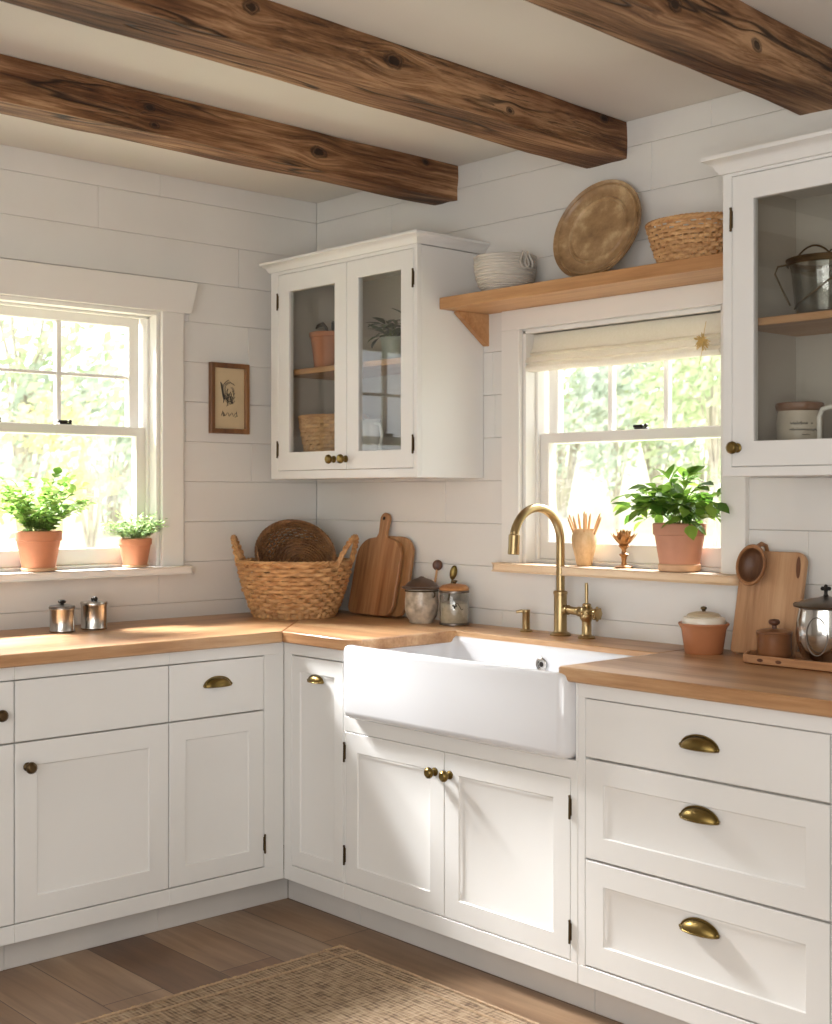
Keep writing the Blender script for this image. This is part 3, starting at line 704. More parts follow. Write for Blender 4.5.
# ------------------------------------------------------------------ wicker baskets
def basket_parts(root, prof, rows, stakes, rs, mat, ox=1.0, oy=1.0, handles=None, rim=True, base_r=None, amp=None):
    """prof: (r,z) bottom to top. woven rows around stakes, braided rim, flat base"""
    def at(t):
        k = t*(len(prof)-1); i = min(int(k), len(prof)-2); f = k-i
        return prof[i][0]*(1-f)+prof[i+1][0]*f, prof[i][1]*(1-f)+prof[i+1][1]*f
    amp = amp or rs*1.15
    b = MB(); seg = stakes*4; cs = 5; rnd = random.Random(rows*stakes)
    for k in range(rows):
        r, z = at((k+.5)/rows); ph = PI*(k % 2); h = (prof[-1][1]-prof[0][1])/rows*.6
        loops = []
        for i in range(seg+1):
            th = 2*PI*i/seg; rad = r+amp*math.cos(stakes/2*th*1.0+ph) + noise.noise(Vector((math.cos(th)*9, math.sin(th)*9, k*3.1)))*rs*.5
            zz = z + noise.noise(Vector((math.cos(th)*7, math.sin(th)*7, k*1.7+5)))*rs*.6
            loops.append([(math.cos(th)*(rad+rs*math.cos(2*PI*j/cs))*ox, math.sin(th)*(rad+rs*math.cos(2*PI*j/cs))*oy, zz+h*math.sin(2*PI*j/cs)) for j in range(cs)])
        b.loft(loops, False, False)
    b.build('woven_side', M[mat], root, smooth=70, fix=False)
    b = MB()
    for i in range(stakes):
        th = 2*PI*(i+.5)/stakes
        b.tube([(math.cos(th)*at(t)[0]*ox, math.sin(th)*at(t)[0]*oy, at(t)[1]) for t in (0,.25,.5,.75,1)], rs*.75, 5)
    b.build('stakes', M[mat], root, smooth=70)
    b = MB(); r0, z0 = prof[0]
    nb = max(4, int(r0/(rs*2.1)))
    for k in range(nb):
        rr = r0*(k+.6)/nb; sg = 72; nw = max(6, int(stakes/2*rr/r0))
        b.tube([(math.cos(2*PI*i/sg)*rr*ox, math.sin(2*PI*i/sg)*rr*oy, z0+rs*1.3+rs*.55*math.cos(nw*2*PI*i/sg+PI*(k % 2))) for i in range(sg)], rs*1.12, 5, closed=True)
    b.lathe([(.0001, z0+.0005),(r0*.99, z0+.0005),(r0*1.0, z0+.0025),(.0001, z0+.0025)], 36, None, True, True, ox, oy); b.build('base', M[mat], root, smooth=70)
    if rim:
        b = MB(); r1, z1 = prof[-1]; N = 160
        for s in range(3):
            pth = []
            for i in range(N):
                th = 2*PI*i/N; q = th*stakes*.5+s*2*PI/3
                rad = r1+rs*.9*math.cos(q); pth.append((math.cos(th)*rad*ox, math.sin(th)*rad*oy, z1+rs*.9*math.sin(q)))
            b.tube(pth, rs*1.05, 5, closed=True)
        b.build('braided_rim', M[mat], root, smooth=70)
    for (th, width, hh, lean) in (handles or []):
        b = MB(); r1, z1 = prof[-1]; N = 40
        for s in range(3):
            pth = []
            for i in range(N+1):
                t = i/N; a = th+(t-.5)*width; q = t*26+s*2*PI/3
                up = math.sin(PI*t)**.75; rad = r1+lean*up+.006*math.cos(q)
                pth.append((math.cos(a)*rad*ox+0.0, math.sin(a)*rad*oy, z1-.012+hh*up+.006*math.sin(q)))
            b.tube(pth, .0058, 5)
        b.build('handle', M[mat], root, smooth=70)
big = thing('wicker_basket', 'large honey wicker basket with two looped handles on the worktop corner', 'basket', (.238, -.288, Zc+.001), (0,0,0))
basket_parts(big, [(.138,0),(.146,.012),(.164,.05),(.182,.10),(.196,.15),(.204,.198)], 16, 38, .0056, 'wick', 1.0, 1.0, handles=[(math.radians(28), .62, .105, .035), (math.radians(226), .62, .10, .02)])
tb = thing('wicker_tray_basket', 'shallow brown wicker basket tipped on its side inside the large handled basket', 'basket', (.182, -.232, 1.120))
tb.rotation_euler = (Matrix.Rotation(math.radians(28), 4, 'Z') @ Matrix.Rotation(math.radians(58), 4, 'X') @ Matrix.Rotation(math.radians(-2), 4, 'Z') @ Matrix.Rotation(math.radians(-28), 4, 'Z')).to_euler()
basket_parts(tb, [(.094,-.055),(.108,-.045),(.124,-.02),(.134,.008),(.140,.03)], 17, 38, .0045, 'wickdark', 1.24, .90)
b2 = thing('wicker_bowl_basket', 'round brown wicker basket on the oak shelf next to the leaning plate', 'basket', (1.872, -.112, 2.009))
basket_parts(b2, [(.082,0),(.088,.01),(.100,.04),(.112,.08),(.122,.118)], 13, 36, .0042, 'wick', 1.12, .80)
b3 = thing('small_wicker_basket', 'small pale wicker basket behind the glass on the lower level of the double-door cabinet', 'basket', (.318, -.17, 1.443))
basket_parts(b3, [(.100,0),(.106,.02),(.120,.08),(.134,.14),(.142,.195)], 16, 34, .0045, 'wickpale', 1.0, .78)

# ------------------------------------------------------------------ shelf items
bo = thing('ribbed_bowl', 'grey ribbed ceramic bowl with a looped strap on the oak shelf', 'bowl', (1.138, -.112, 2.009))
b = MB(); pr = [(.0001,0),(.062,0),(.070,.004)]
base = [(.070,.004),(.088,.025),(.097,.05),(.101,.08),(.102,.112)]
N = 60
for k in range(N+1):
    t = k/N*(len(base)-1); i = min(int(t), len(base)-2); f = t-i
    r = base[i][0]*(1-f)+base[i+1][0]*f; z = base[i][1]*(1-f)+base[i+1][1]*f
    pr.append((r+.0015*math.sin(k/N*PI*2*13), z))
pr += [(.103,.116),(.099,.118),(.095,.112),(.09,.05),(.06,.015),(.0001,.012)]
b.lathe(pr, 48, None, True, True); b.build('body', M['stone'], bo, smooth=60)
b = MB(); ang = math.radians(-8)
for s in (-.22, .22):
    b.tube([(math.cos(ang+s*.35+ .28*math.sin(t*2*PI)*.5)*(.104+.012*math.sin(PI*t)), math.sin(ang+s*.35+.28*math.sin(t*2*PI)*.5)*(.104+.012*math.sin(PI*t)), .118-.055*math.sin(PI*t)+.004) for t in [k/16 for k in range(17)]], .0042, 6)
b.build('strap', M['stone'], bo, smooth=60)

pl = thing('round_plate', 'large round aged brown plate leaning on the wall above the oak shelf', 'plate', (1.498, -.128, 2.010))
pl.rotation_euler = (math.radians(-17), 0, math.radians(2))
b = MB(); Rp = .1645; X = T(0, .012, Rp+.002) @ R(PI/2, 'X') @ Matrix.Diagonal((1.085, 1.085, 1, 1))
b.lathe([(.0001,.004),(.080,.004),(.092,.005),(.096,.012),(.100,.012),(.104,.006),(.118,.008),(.131,.012),(.135,.019),(.138,.019),(.1405,.012),(.145,.015),(.150,.020),(.1515,.016),(.149,.008),(.135,.003),(.1,-.004),(.0001,-.005)], 72, X, True, True)
b.build('dish', M['plate'], pl, smooth=45)

# ------------------------------------------------------------------ picture
pf = thing('picture_frame', 'small brown wooden picture frame with an ink sketch on the wall', 'picture', (0, -.505, 1.582), (0,0,PI/2))
b = MB(); frame_ring(b, 0, .172, 0, .262, .018,.018,.018,.018, -.02, -.001, .002); b.build('frame', M['framewood'], pf)
b = MB(); b.box(.016, .156, -.008, -.004, .016, .246, 0); pp = b.build('paper', M['paper'], pf)
b = MB(); rnd = random.Random(12)
def stroke(pts, r=.0011): b.tube([(x, -.0085, z) for x, z in pts], r, 4)
cx, cz = .088, .150
for k in range(16):
    a0 = rnd.uniform(0, 2*PI); rr = rnd.uniform(.012, .042); sp = rnd.uniform(.8, 2.4)
    stroke([(cx+rr*math.cos(a0+sp*t/8)*(.82)+rnd.uniform(-.002,.002), cz+.005+rr*1.12*math.sin(a0+sp*t/8)+rnd.uniform(-.002,.002)) for t in range(9)], rnd.uniform(.0006, .0016))
for k in range(22):
    x = cx+rnd.gauss(0,.009); z = cz-.008+rnd.gauss(0,.016)
    stroke([(x, z),(x+rnd.uniform(-.008,.008), z-rnd.uniform(.004,.012)),(x+rnd.uniform(-.012,.006), z-rnd.uniform(.010,.022))], rnd.uniform(.0008, .0018))
for k in range(3): stroke([(cx-.034-.003*k+.003*t/2, cz+.035-t*.008+k*.003) for t in range(8)], .0019)
stroke([(.055+.0062*i, .072+.008*math.sin(i*2.1)*(1 if i % 3 else .4)) for i in range(12)], .0012)
stroke([(.052,.066),(.057,.084),(.062,.064),(.066,.072)], .0015); stroke([(.118,.084),(.121,.068),(.112,.062)], .0012)
b.build('ink_drawing', M['ink'], pp)

# ------------------------------------------------------------------ plants
def leaf(b, base, d, up, L, W, curl=.25):
    """one folded leaf, 4 sections long"""
    d = d.normalized(); s = d.cross(up)
    if s.length < 1e-4: s = d.orthogonal()
    s.normalize(); n = s.cross(d)
    prof = [(0,.04),(.22,.72),(.5,1),(.78,.62),(1,.03)]
    vs = []
    for t, w in prof:
        c = base+d*(L*t)-n*(curl*L*t*t)
        vs += [tuple(c+s*(W*w/2)+n*(.12*W*w)), tuple(c), tuple(c-s*(W*w/2)+n*(.12*W*w))]
    fs = []
    for k in range(4):
        a = k*3; fs += [(a,a+1,a+4,a+3),(a+1,a+2,a+5,a+4)]
    b.add(vs, fs)
def flower_pot(root, rt, rb, h, mat, lip=.025, saucer=None, soil=True):
    b = MB(); z0 = 0.0
    b.lathe([(.0001,z0),(rb,z0),(rb+.001,z0+.003),(rt*.93,h-lip-.004),(rt*.94,h-lip),(rt,h-lip+.002),(rt+.001,h-.003),(rt-.002,h),(rt-.008,h),(rt-.010,h-.02),(rt-.014,h-.03)], 36, None, True, False)
    p = b.build('pot', M[mat], root, smooth=40)
    if soil:
        b = MB(); b.lathe([(.0001,h-.016),(rt*.5,h-.014),(rt-.009,h-.019)], 24, None, False, False); b.build('soil', M['soil'], root)
    if saucer:
        b = MB(); b.lathe([(rb+.001,.001),(rb+.006,.002),(rb+.008,saucer-.003),(rb+.006,saucer),(rb+.003,saucer)], 36, None, False, False); b.build('saucer_band', M['saucer'], root, smooth=40)
    return p
def plant(root, h, stems, mat, spread, height, nl, L, W, seed, tilt=(0,0), stemr=.0014, droop=.15, base_r=.02, stemmat='stem', xs=1.0, ys=1.0, lim=None, t0=.25):
    rnd = random.Random(seed); f = MB(); st = MB()
    for k in range(stems):
        a = 2*PI*k/stems+rnd.uniform(-.4,.4); rr = rnd.uniform(.0, base_r); e = rnd.uniform(.25, 1)**.7
        p0 = Vector((rr*math.cos(a), rr*math.sin(a), h-.018))
        reach = spread*e; zt = height*rnd.uniform(.55, 1.0)*(1.12-.45*e)
        p3 = p0+Vector((math.cos(a)*reach*xs+tilt[0], math.sin(a)*reach*ys+tilt[1], zt))
        p1 = p0+Vector((math.cos(a)*reach*.25*xs, math.sin(a)*reach*.25*ys, zt*.6))
        pts = []
        for i in range(9):
            t = i/8; pts.append(p0*(1-t)**2+p1*2*t*(1-t)+p3*t*t - Vector((0,0,droop*reach*t**3)))
        st.tube(pts, [stemr*(1-.6*i/8) for i in range(9)], 5)
        for j in range(nl):
            t = t0+(1-t0)*(j+rnd.random()*.6)/nl; t = min(t, 1); i = min(int(t*8), 7); c = pts[i].lerp(pts[i+1], t*8-i)
            tg = (pts[i+1]-pts[i]).normalized()
            az = rnd.uniform(0, 2*PI); side = Vector((math.cos(az)*xs, math.sin(az)*ys, rnd.uniform(-.25,.6)))
            d = (tg*rnd.uniform(.2,.9)+side).normalized()
            leaf(f, c, d, Vector((rnd.uniform(-.3,.3), rnd.uniform(-.3,.3), 1)), L*rnd.uniform(.6,1.15), W*rnd.uniform(.7,1.15), rnd.uniform(.1,.5))
        leaf(f, pts[-1], (pts[-1]-pts[-2])+Vector((0,0,.001)), Vector((rnd.uniform(-.5,.5),rnd.uniform(-.5,.5),1)), L*rnd.uniform(.8,1.1), W, .25)
    if lim:
        ax, sg, l = lim
        for q in (f, st):
            q.v = [tuple((sg*l*math.tanh(c/(sg*l)) if (k == ax and c*sg > 0) else c) for k, c in enumerate(p)) for p in q.v]
    st.build('stems', M[stemmat], root, smooth=60)
    return f.build('foliage', M[mat], root, smooth=60, fix=False)

SZ1, SZ2 = W1[2]+.001, W2[2]+.001
p = thing('potted_herb', 'larger terracotta pot of leafy green herb on the white window sill', 'potted plant', (.0, -1.178, SZ1))
flower_pot(p, .076, .052, .135, 'terra', .034, .012); plant(p, .135, 44, 'herb', .175, .235, 12, .030, .034, 5, base_r=.035, droop=.10, xs=.75, lim=(0, -1, .055), t0=.12)
p = thing('potted_thyme', 'smaller terracotta pot of fine-leaved herb on the white window sill', 'potted plant', (.0, -.812, SZ1))
flower_pot(p, .058, .040, .102, 'terra', .024, .008); plant(p, .102, 80, 'thyme', .105, .13, 14, .014, .011, 9, base_r=.035, stemr=.0009, xs=.75, lim=(0, -1, .055))
p = thing('potted_shrub', 'terracotta pot of glossy green leaves on the wooden sill beside the brass flower', 'potted plant', (1.758, -.014, SZ2))
flower_pot(p, .078, .055, .142, 'terra2', .036, .022); plant(p, .142, 26, 'leaf', .205, .215, 9, .066, .040, 23, base_r=.03, stemr=.0016, droop=.42, ys=.55, lim=(1, 1, .05))

# carved vase with sticks
va = thing('wooden_vase', 'pale turned wooden vase holding sticks on the wooden sill', 'vase', (1.375, .004, SZ2))
b = MB(); b.lathe([(.0001,0),(.023,0),(.0245,.003),(.030,.03),(.0385,.062),(.041,.082),(.039,.097),(.033,.108),(.033,.113),(.036,.117),(.033,.117),(.030,.110),(.034,.09),(.028,.04),(.0001,.02)], 32); b.build('body', M['vase'], va, smooth=50)
rnd = random.Random(3); proto = None
for k in range(9):
    a = 2*PI*k/9+.3; r = .013 if k < 8 else 0
    d = Vector((math.cos(a)*.46, math.sin(a)*.26, 1)).normalized() if k < 8 else Vector((.03,0,1)).normalized()
    l = rnd.uniform(.130, .152); base = Vector((math.cos(a)*.006, math.sin(a)*.006, .032))
    if proto is None:
        b = MB(); b.tube([(0,0,0),(0,0,.10),(0,0,.118),(0,0,.128)], [.0038,.0042,.0036,.0012], 7); proto = b.build('wooden_stick', M['stick'], None, smooth=40); o = proto
    else: o = proto.copy(); col.objects.link(o)
    o.location = Vector((1.375,.004,SZ2))+base; o.rotation_euler = d.to_track_quat('Z', 'Y').to_euler(); o.scale = (1,1,l/.128)
    tag(o, 'pale pointed stick standing in the turned wooden vase on the sill', 'stick', 'sticks in the wooden vase')
# brass flower ornament
fl = thing('flower_ornament', 'brass lotus flower ornament on a stem on the wooden sill', 'ornament', (1.535, .004, SZ2))
b = MB(); b.lathe([(.0001,0),(.027,0),(.028,.003),(.022,.006),(.009,.009),(.007,.02),(.009,.034),(.014,.038),(.015,.042),(.008,.046),(.007,.056),(.012,.062),(.018,.068),(.012,.074),(.0001,.076)], 24); b.build('stand', M['copper'], fl, smooth=50)
b = MB()
for ring_, (n, tl, L_, W_) in enumerate(((7, .95, .05, .022), (7, .55, .05, .020), (5, .22, .048, .017))):
    for k in range(n):
        a = 2*PI*(k+.5*ring_)/n; d = Vector((math.cos(a)*math.sin(tl), math.sin(a)*math.sin(tl), math.cos(tl)))
        leaf(b, Vector((math.cos(a)*.005, math.sin(a)*.005, .064)), d, Vector((-math.cos(a),-math.sin(a),.5)), L_*1.12, W_*1.15, -.22)
o = b.build('petals', M['copper'], fl, smooth=60, fix=False)
md = o.modifiers.new('thick', 'SOLIDIFY'); md.thickness = .002

# ------------------------------------------------------------------ worktop: left side canisters
def canister(label, x, y, r, h, kn):
    c = thing('metal_canister', label, 'canister', (x, y, Zc), group='small metal canisters')
    b = MB(); b.lathe([(.0001,0),(r*.98,0),(r*1.02,.002),(r*1.02,.006),(r,.008),(r,h-.006),(r*1.03,h-.004),(r*1.03,h),(.0001,h)], 32); b.build('body', M['steel'], c, smooth=40)
    b = MB(); b.lathe([(.0001,h+.0005),(r*1.07,h+.0005),(r*1.08,h+.004),(r*1.02,h+.009),(r*.5,h+.012),(.0001,h+.013)], 32); l = b.build('lid', M['pewter' if kn else 'steel'], c, smooth=40)
    b = MB()
    if kn: b.lathe([(.0001,h+.012),(.006,h+.012),(.005,h+.016),(.012,h+.019),(.013,h+.024),(.008,h+.028),(.0001,h+.029)], 16)
    else:
        b.sphere((-.007,0,h+.017), .007, 7); b.sphere((.009,0,h+.018), .008, 7); b.tube([(-.012,0,h+.013),(.014,0,h+.013)], .003, 6)
    b.build('lid_knob', M['iron'], l, smooth=50)
canister('brownish metal canister with a round black knob, under the window', .185, -1.188, .039, .076, True)
canister('bright steel canister with a flat lid and paired black knob', .168, -1.064, .042, .082, False)

# ------------------------------------------------------------------ worktop: corner boards, jars, spoons
def board_obj(name, label, mat, pts, t, lean, loc, yaw=0, hole=None):
    r = thing(name, label, 'cutting board', loc, (math.radians(-lean), 0, math.radians(yaw)))
    b = MB(); X = R(PI/2, 'X')   # xy -> xz, thickness to -y
    b.prism(pts, 0, t, .003, X)
    o = b.build('board', mat, r, smooth=40)
    return r, o
def arc(cx, cy, r, a0, a1, n=8): return [(cx+r*math.cos(math.radians(a0+(a1-a0)*k/n)), cy+r*math.sin(math.radians(a0+(a1-a0)*k/n))) for k in range(n+1)]
w_, h_ = .250, .285
pts = arc(w_-.045, .045, .045, -90, 0)+arc(w_-.075, h_-.075, .075, 0, 78)+[(w_/2+.028, h_+.004),(w_/2+.020, h_+.02)]+arc(w_/2, h_+.072, .024, -10, 190, 10)+[(w_/2-.020, h_+.02),(w_/2-.028, h_+.004)]+arc(.075, h_-.075, .075, 102, 180)+arc(.03, .03, .03, 180, 270)
cbd, cbo = board_obj('cutting_board', 'brown wooden cutting board with a round-ended handle, in front of another board', M['board1'], pts, .018, 12.5, (.315, -.088, Zc+.003))
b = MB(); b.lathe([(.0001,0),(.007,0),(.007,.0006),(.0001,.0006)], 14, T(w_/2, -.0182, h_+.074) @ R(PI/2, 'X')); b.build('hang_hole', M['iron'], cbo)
pts = arc(.25-.04, .04, .04, -90, 0)+arc(.25-.07, .292-.07, .07, 0, 90)+arc(.07, .292-.07, .07, 90, 180)+arc(.03,.03,.03,180,270)
board_obj('cutting_board', 'plain wooden cutting board mostly hidden behind the handled board', M['board1b'], pts, .016, 11, (.350, -.062, Zc+.003))

jr = thing('ceramic_jar', 'mottled pale ceramic jar with a pewter domed lid on the worktop', 'jar', (.742, -.118, Zc))
b = MB(); b.lathe([(.0001,0),(.040,0),(.043,.003),(.042,.008),(.052,.022),(.0575,.045),(.058,.075),(.056,.105),(.0545,.118),(.0001,.118)], 40); b.build('body', M['cloud'], jr, smooth=60)
b = MB(); b.lathe([(.056,.117),(.068,.119),(.070,.122),(.068,.126),(.058,.128),(.050,.138),(.034,.150),(.014,.156),(.008,.160),(.0001,.162)], 40, None, True, True); lid = b.build('lid', M['lidbrown'], jr, smooth=40)
b = MB(); b.tube([(.058*math.cos(a), .058*math.sin(a), .112) for a in [2*PI*k/40 for k in range(40)]], .0022, 6, closed=True)
for s in (-1, 1): b.tube([(s*.060,0,.112),(s*.068,0,.105),(s*.066,0,.094),(s*.058,0,.092)], .002, 6)
b.build('wire_band', M['bronze'], jr, smooth=60)
gj = thing('glass_canister', 'clear glass canister with a honey wooden lid', 'canister', (.868, -.082, Zc))
b = MB(); b.lathe([(.0001,.001),(.048,.001),(.050,.006),(.050,.112),(.048,.116)], 36, None, False, False); b.build('glass_body', M['caniglass'], gj, smooth=40)
b = MB(); b.lathe([(.0001,.006),(.0465,.006),(.0465,.074),(.030,.080),(.0001,.084)], 32); b.build('contents', plain('oat_contents', (206,196,176), .9, var=.15, scale=60), gj, smooth=40)
b = MB(); b.lathe([(.0505,.001),(.052,.002),(.052,.008),(.0505,.009)], 36, None, False, False); b.build('metal_band', M['pewter'], gj, smooth=40); b = MB(); b.lathe([(.0505,.110),(.053,.111),(.053,.117),(.0505,.118)], 36, None, False, False); b.build('metal_band', M['pewter'], gj, smooth=40)
b = MB(); b.lathe([(.0001,.118),(.050,.118),(.052,.122),(.050,.128),(.040,.136),(.018,.140),(.0001,.140)], 36); l = b.build('lid', M['lidwood'], gj, smooth=40)
b = MB(); b.lathe([(.0001,.139),(.007,.139),(.006,.143),(.011,.147),(.011,.151),(.006,.153),(.0001,.153)], 16); b.build('lid_knob', M['bronze'], l, smooth=40)
b = MB()
for k, (dx, dz, rr) in enumerate(((0,0,.006),(.006,.004,.004),(-.005,.005,.004))): b.sphere((math.cos(-.75)*.0505+dx*.7, math.sin(-.75)*.0505+dx*.7, .064+dz), rr, 6, sx=.6, sy=.6)
b.tube([(math.cos(-.75+.12*k)*.0512, math.sin(-.75+.12*k)*.0512, .066+.012*math.sin(k*1.1)) for k in range(6)], .0012, 4)
b.build('leaf_emblem', M['ink'], gj, smooth=40)
def spoon(name, label, cat, foot, top, bowl_w, bowl_l, mat, mat2, r=.0042):
    o = thing(name, label, cat, foot); f = Vector(foot); d = Vector(top)-f; L = d.length; dn = d/L
    b = MB(); b.tube([Vector((0,0,0)), dn*(L*.5), dn*(L-bowl_l*.9)], [r*1.1, r, r*.9], 8); b.build('handle', M[mat], o, smooth=60)
    b = MB(); yv = Vector((.72,-.69,0)); yv = (yv-dn*yv.dot(dn)).normalized(); xv = yv.cross(dn)
    X = T(*(dn*(L-bowl_l*.5))) @ Matrix((xv, yv, dn)).transposed().to_4x4()
    b.sphere((0,0,0), 1, 10, sx=bowl_w/2, sy=.006, sz=bowl_l/2, X=X); b.build('bowl', M[mat2], o, smooth=60)
    return o
spoon('wooden_spoon', 'dark-headed wooden spoon standing behind the mottled ceramic jar', 'spoon', (.700, -.040, Zc+.004), (.716, -.014, 1.124), .036, .038, 'stick', 'darkwood')
spoon('brass_spoon', 'slim brass spoon with a leaf-shaped bowl behind the glass canister', 'spoon', (.775, -.040, Zc+.004), (.800, -.014, 1.108), .026, .052, 'oldbrass', 'oldbrass', .0028)

# ------------------------------------------------------------------ worktop: right side
ca_ = thing('clay_casserole', 'brown clay casserole with a cream lid on the worktop', 'pot', (1.925, -.128, Zc))
b = MB(); b.lathe([(.0001,0),(.050,0),(.053,.003),(.062,.068),(.068,.078),(.071,.082),(.070,.086),(.064,.085),(.060,.078),(.0001,.075)], 40)
for s in (-1, 1): b.sphere((s*.068*.70, s*.068*.70*-0+s*.03, .081), .001, 4)
b.build('pot_body', M['casserole'], ca_, smooth=40)
b = MB(); b.lathe([(.060,.083),(.061,.092),(.057,.101),(.050,.104),(.0001,.104)], 40, None, True, True); l = b.build('lid', M['cream'], ca_, smooth=35)
b = MB(); b.lathe([(.046,.1035),(.047,.107),(.040,.112),(.024,.116),(.010,.1175),(.0001,.1175)], 40, None, False, True); b.build('lid_crown', plain('tan_glaze', (196,178,150), .35, var=.08), l, smooth=40)
b = MB(); b.lathe([(.0001,.117),(.006,.117),(.005,.121),(.009,.125),(.008,.130),(.0001,.132)], 14); b.build('lid_knob', M['bronze'], l, smooth=50)

pts_ = arc(.208-.018, .012, .012, -90, 0)+arc(.206-.03, .288-.03, .03, 0, 90)+arc(.022, .288-.02, .02, 90, 180)+arc(.012,.012,.012,180,270)
cb2 = thing('cutting_board', 'pale rectangular cutting board with a slot, behind the small brown lidded pot', 'cutting board', (1.988, -.078, Zc+.003), (math.radians(-11.5), 0, 0))
b = MB(); b.prism(pts_, 0, .018, .003, R(PI/2, 'X')); bo2 = b.build('board', M['board2'], cb2, smooth=40)
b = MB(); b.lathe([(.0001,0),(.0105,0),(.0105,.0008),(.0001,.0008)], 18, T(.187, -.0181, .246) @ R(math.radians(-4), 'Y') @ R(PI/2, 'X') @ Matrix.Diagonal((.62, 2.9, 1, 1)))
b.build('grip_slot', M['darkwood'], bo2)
# wooden scoop: oval hollow head in front of the board, handle down behind it
scp = thing('wooden_scoop', 'oval wooden scoop with a dark hollow, leaning over the pale board corner', 'scoop', (2.058, -.088, 1.160), (math.radians(-9), math.radians(7), math.radians(6)))
b = MB(); X = R(PI/2, 'X') @ Matrix.Diagonal((.76, 1.0, 1, 1))
b.lathe([(.0001,-.022),(.03,-.020),(.048,-.010),(.057,.006),(.058,.012),(.055,.016),(.0505,.016),(.047,.012)], 40, X, True, False); b.build('head', M['scoop'], scp, smooth=50)
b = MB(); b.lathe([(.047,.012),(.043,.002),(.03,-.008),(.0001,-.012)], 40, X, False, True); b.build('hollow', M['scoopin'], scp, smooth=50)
b = MB(); b.tube([(.002,.0,.050),(.004,.020,.064),(.005,.045,.062),(.006,.062,.045),(.006,.066,.015)], [.007,.006,.006,.006,.005], 10); b.build('handle', M['scoop'], scp, smooth=60)

tr = thing('wooden_tray', 'low wooden serving tray with cut-out holes holding the brown pot and silver jar', 'tray', (.036,-.004,Zc))
b = MB(); o_ = [(2.050,-.15),(2.085,-.225),(2.115,-.236),(2.52,-.236),(2.52,-.075),(2.11,-.075),(2.066,-.09)]
def ins(P, d):
    cx = sum(p[0] for p in P)/len(P); cy = sum(p[1] for p in P)/len(P)
    return [(p[0]+(cx-p[0])*d/.15, p[1]+(cy-p[1])*d/.085) for p in P]
Lp = [(ins(o_, .008), 0), (o_, .004), (o_, .022), (ins(o_, .002), .0245), (ins(o_, .008), .0245), (ins(o_, .010), .010)]
b.loft([[(x, y, z) for x, y in P] for P, z in Lp]); b.build('tray_body', M['traywood'], tr, smooth=30)
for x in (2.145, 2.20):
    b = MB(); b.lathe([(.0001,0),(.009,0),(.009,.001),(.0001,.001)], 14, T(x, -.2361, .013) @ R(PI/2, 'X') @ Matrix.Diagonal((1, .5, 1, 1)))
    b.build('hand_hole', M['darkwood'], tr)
TZ = Zc+.0105
bp = thing('lidded_pot', 'small brown glazed pot with a mushroom knob lid on the wooden tray', 'pot', (2.166, -.150, TZ))
b = MB(); b.lathe([(.0001,0),(.040,0),(.043,.003),(.046,.012),(.0445,.055),(.0465,.062),(.047,.066),(.0001,.066)], 36); b.build('pot_body', M['brownglaze'], bp, smooth=40)
b = MB(); b.lathe([(.046,.066),(.048,.068),(.046,.072),(.030,.077),(.0001,.079)], 36, None, True, True); l = b.build('lid', M['brownglaze'], bp, smooth=40)
b = MB(); b.lathe([(.0001,.078),(.007,.078),(.006,.086),(.014,.091),(.0155,.097),(.012,.102),(.0001,.104)], 20); b.build('lid_knob', M['darkwood'], l, smooth=50)
sj = thing('silver_jar', 'large polished silver jar with a dark domed lid on the wooden tray', 'jar', (2.322, -.156, TZ))
b = MB(); b.lathe([(.0001,0),(.052,0),(.055,.004),(.053,.010),(.064,.026),(.073,.055),(.0755,.085),(.0735,.115),(.069,.138),(.069,.142),(.0001,.142)], 48); b.build('jar_body', M['silver'], sj, smooth=60)
for a0 in (-1.35, .9):
    b = MB()
    P = [(math.cos(a0+.36*math.sin(t*2*PI))*(.0762-.004*(math.cos(t*2*PI)**2)), math.sin(a0+.36*math.sin(t*2*PI))*(.0762-.004*(math.cos(t*2*PI)**2)), .075+.048*math.cos(t*2*PI)) for t in [k/32 for k in range(32)]]
    b.tube(P, .0014, 6, closed=True)
    b.build('embossed_panel', M['pewter'], sj, smooth=60)
b = MB(); b.lathe([(.068,.142),(.080,.146),(.0815,.149),(.078,.153),(.060,.160),(.038,.167),(.018,.170),(.012,.173),(.0001,.174)], 44, None, True, True); b.sphere((-.080,-.01,.1475), .007, 6, sx=1.3); l = b.build('lid', M['pewter'], sj, smooth=40)
b = MB(); b.lathe([(.0001,.172),(.008,.172),(.005,.178),(.0045,.186),(.006,.190),(.0001,.192)], 14)
for k in range(4):
    a = k*PI/2+.5; b.sphere((.008*math.cos(a), .008*math.sin(a), .193), .0055, 6)
b.sphere((0,0,.199), .005, 6); b.build('lid_finial', M['iron'], l, smooth=50)

# ------------------------------------------------------------------ inside the double-door cabinet
ZL, ZH = 1.4432, 1.8162
p = thing('terracotta_pot', 'terracotta pot with dark curled leaves behind glass on the upper cabinet shelf', 'potted plant', (.282, -.165, ZH))
flower_pot(p, .070, .050, .138, 'terra', .02)
b = MB(); b.tube([(-.005,0,.118),(-.008,-.002,.155),(-.026,-.006,.172),(-.048,-.010,.168),(-.060,-.012,.158)], [.003,.006,.009,.007,.002], 8); b.tube([(.012,.01,.118),(.018,.008,.155),(.026,.004,.175),(.036,0,.172)], [.003,.007,.008,.002], 8); b.build('curled_leaf', M['blackleaf'], p, smooth=60)
def small_plant(label, x, y, mat, rt, rb, h, seed, sp, ht):
    p = thing('potted_houseplant', label, 'potted plant', (x, y, ZH), group='houseplants in the wall cabinet')
    flower_pot(p, rt, rb, h, mat, .012); plant(p, h, 7, 'darkleaf', sp, ht, 4, .072, .03, seed, base_r=.012, droop=.5, stemr=.0018)
small_plant('dark-leaved plant in a pale green pot behind the cabinet glass', .640, -.165, 'palepot', .042, .032, .09, 31, .085, .12)
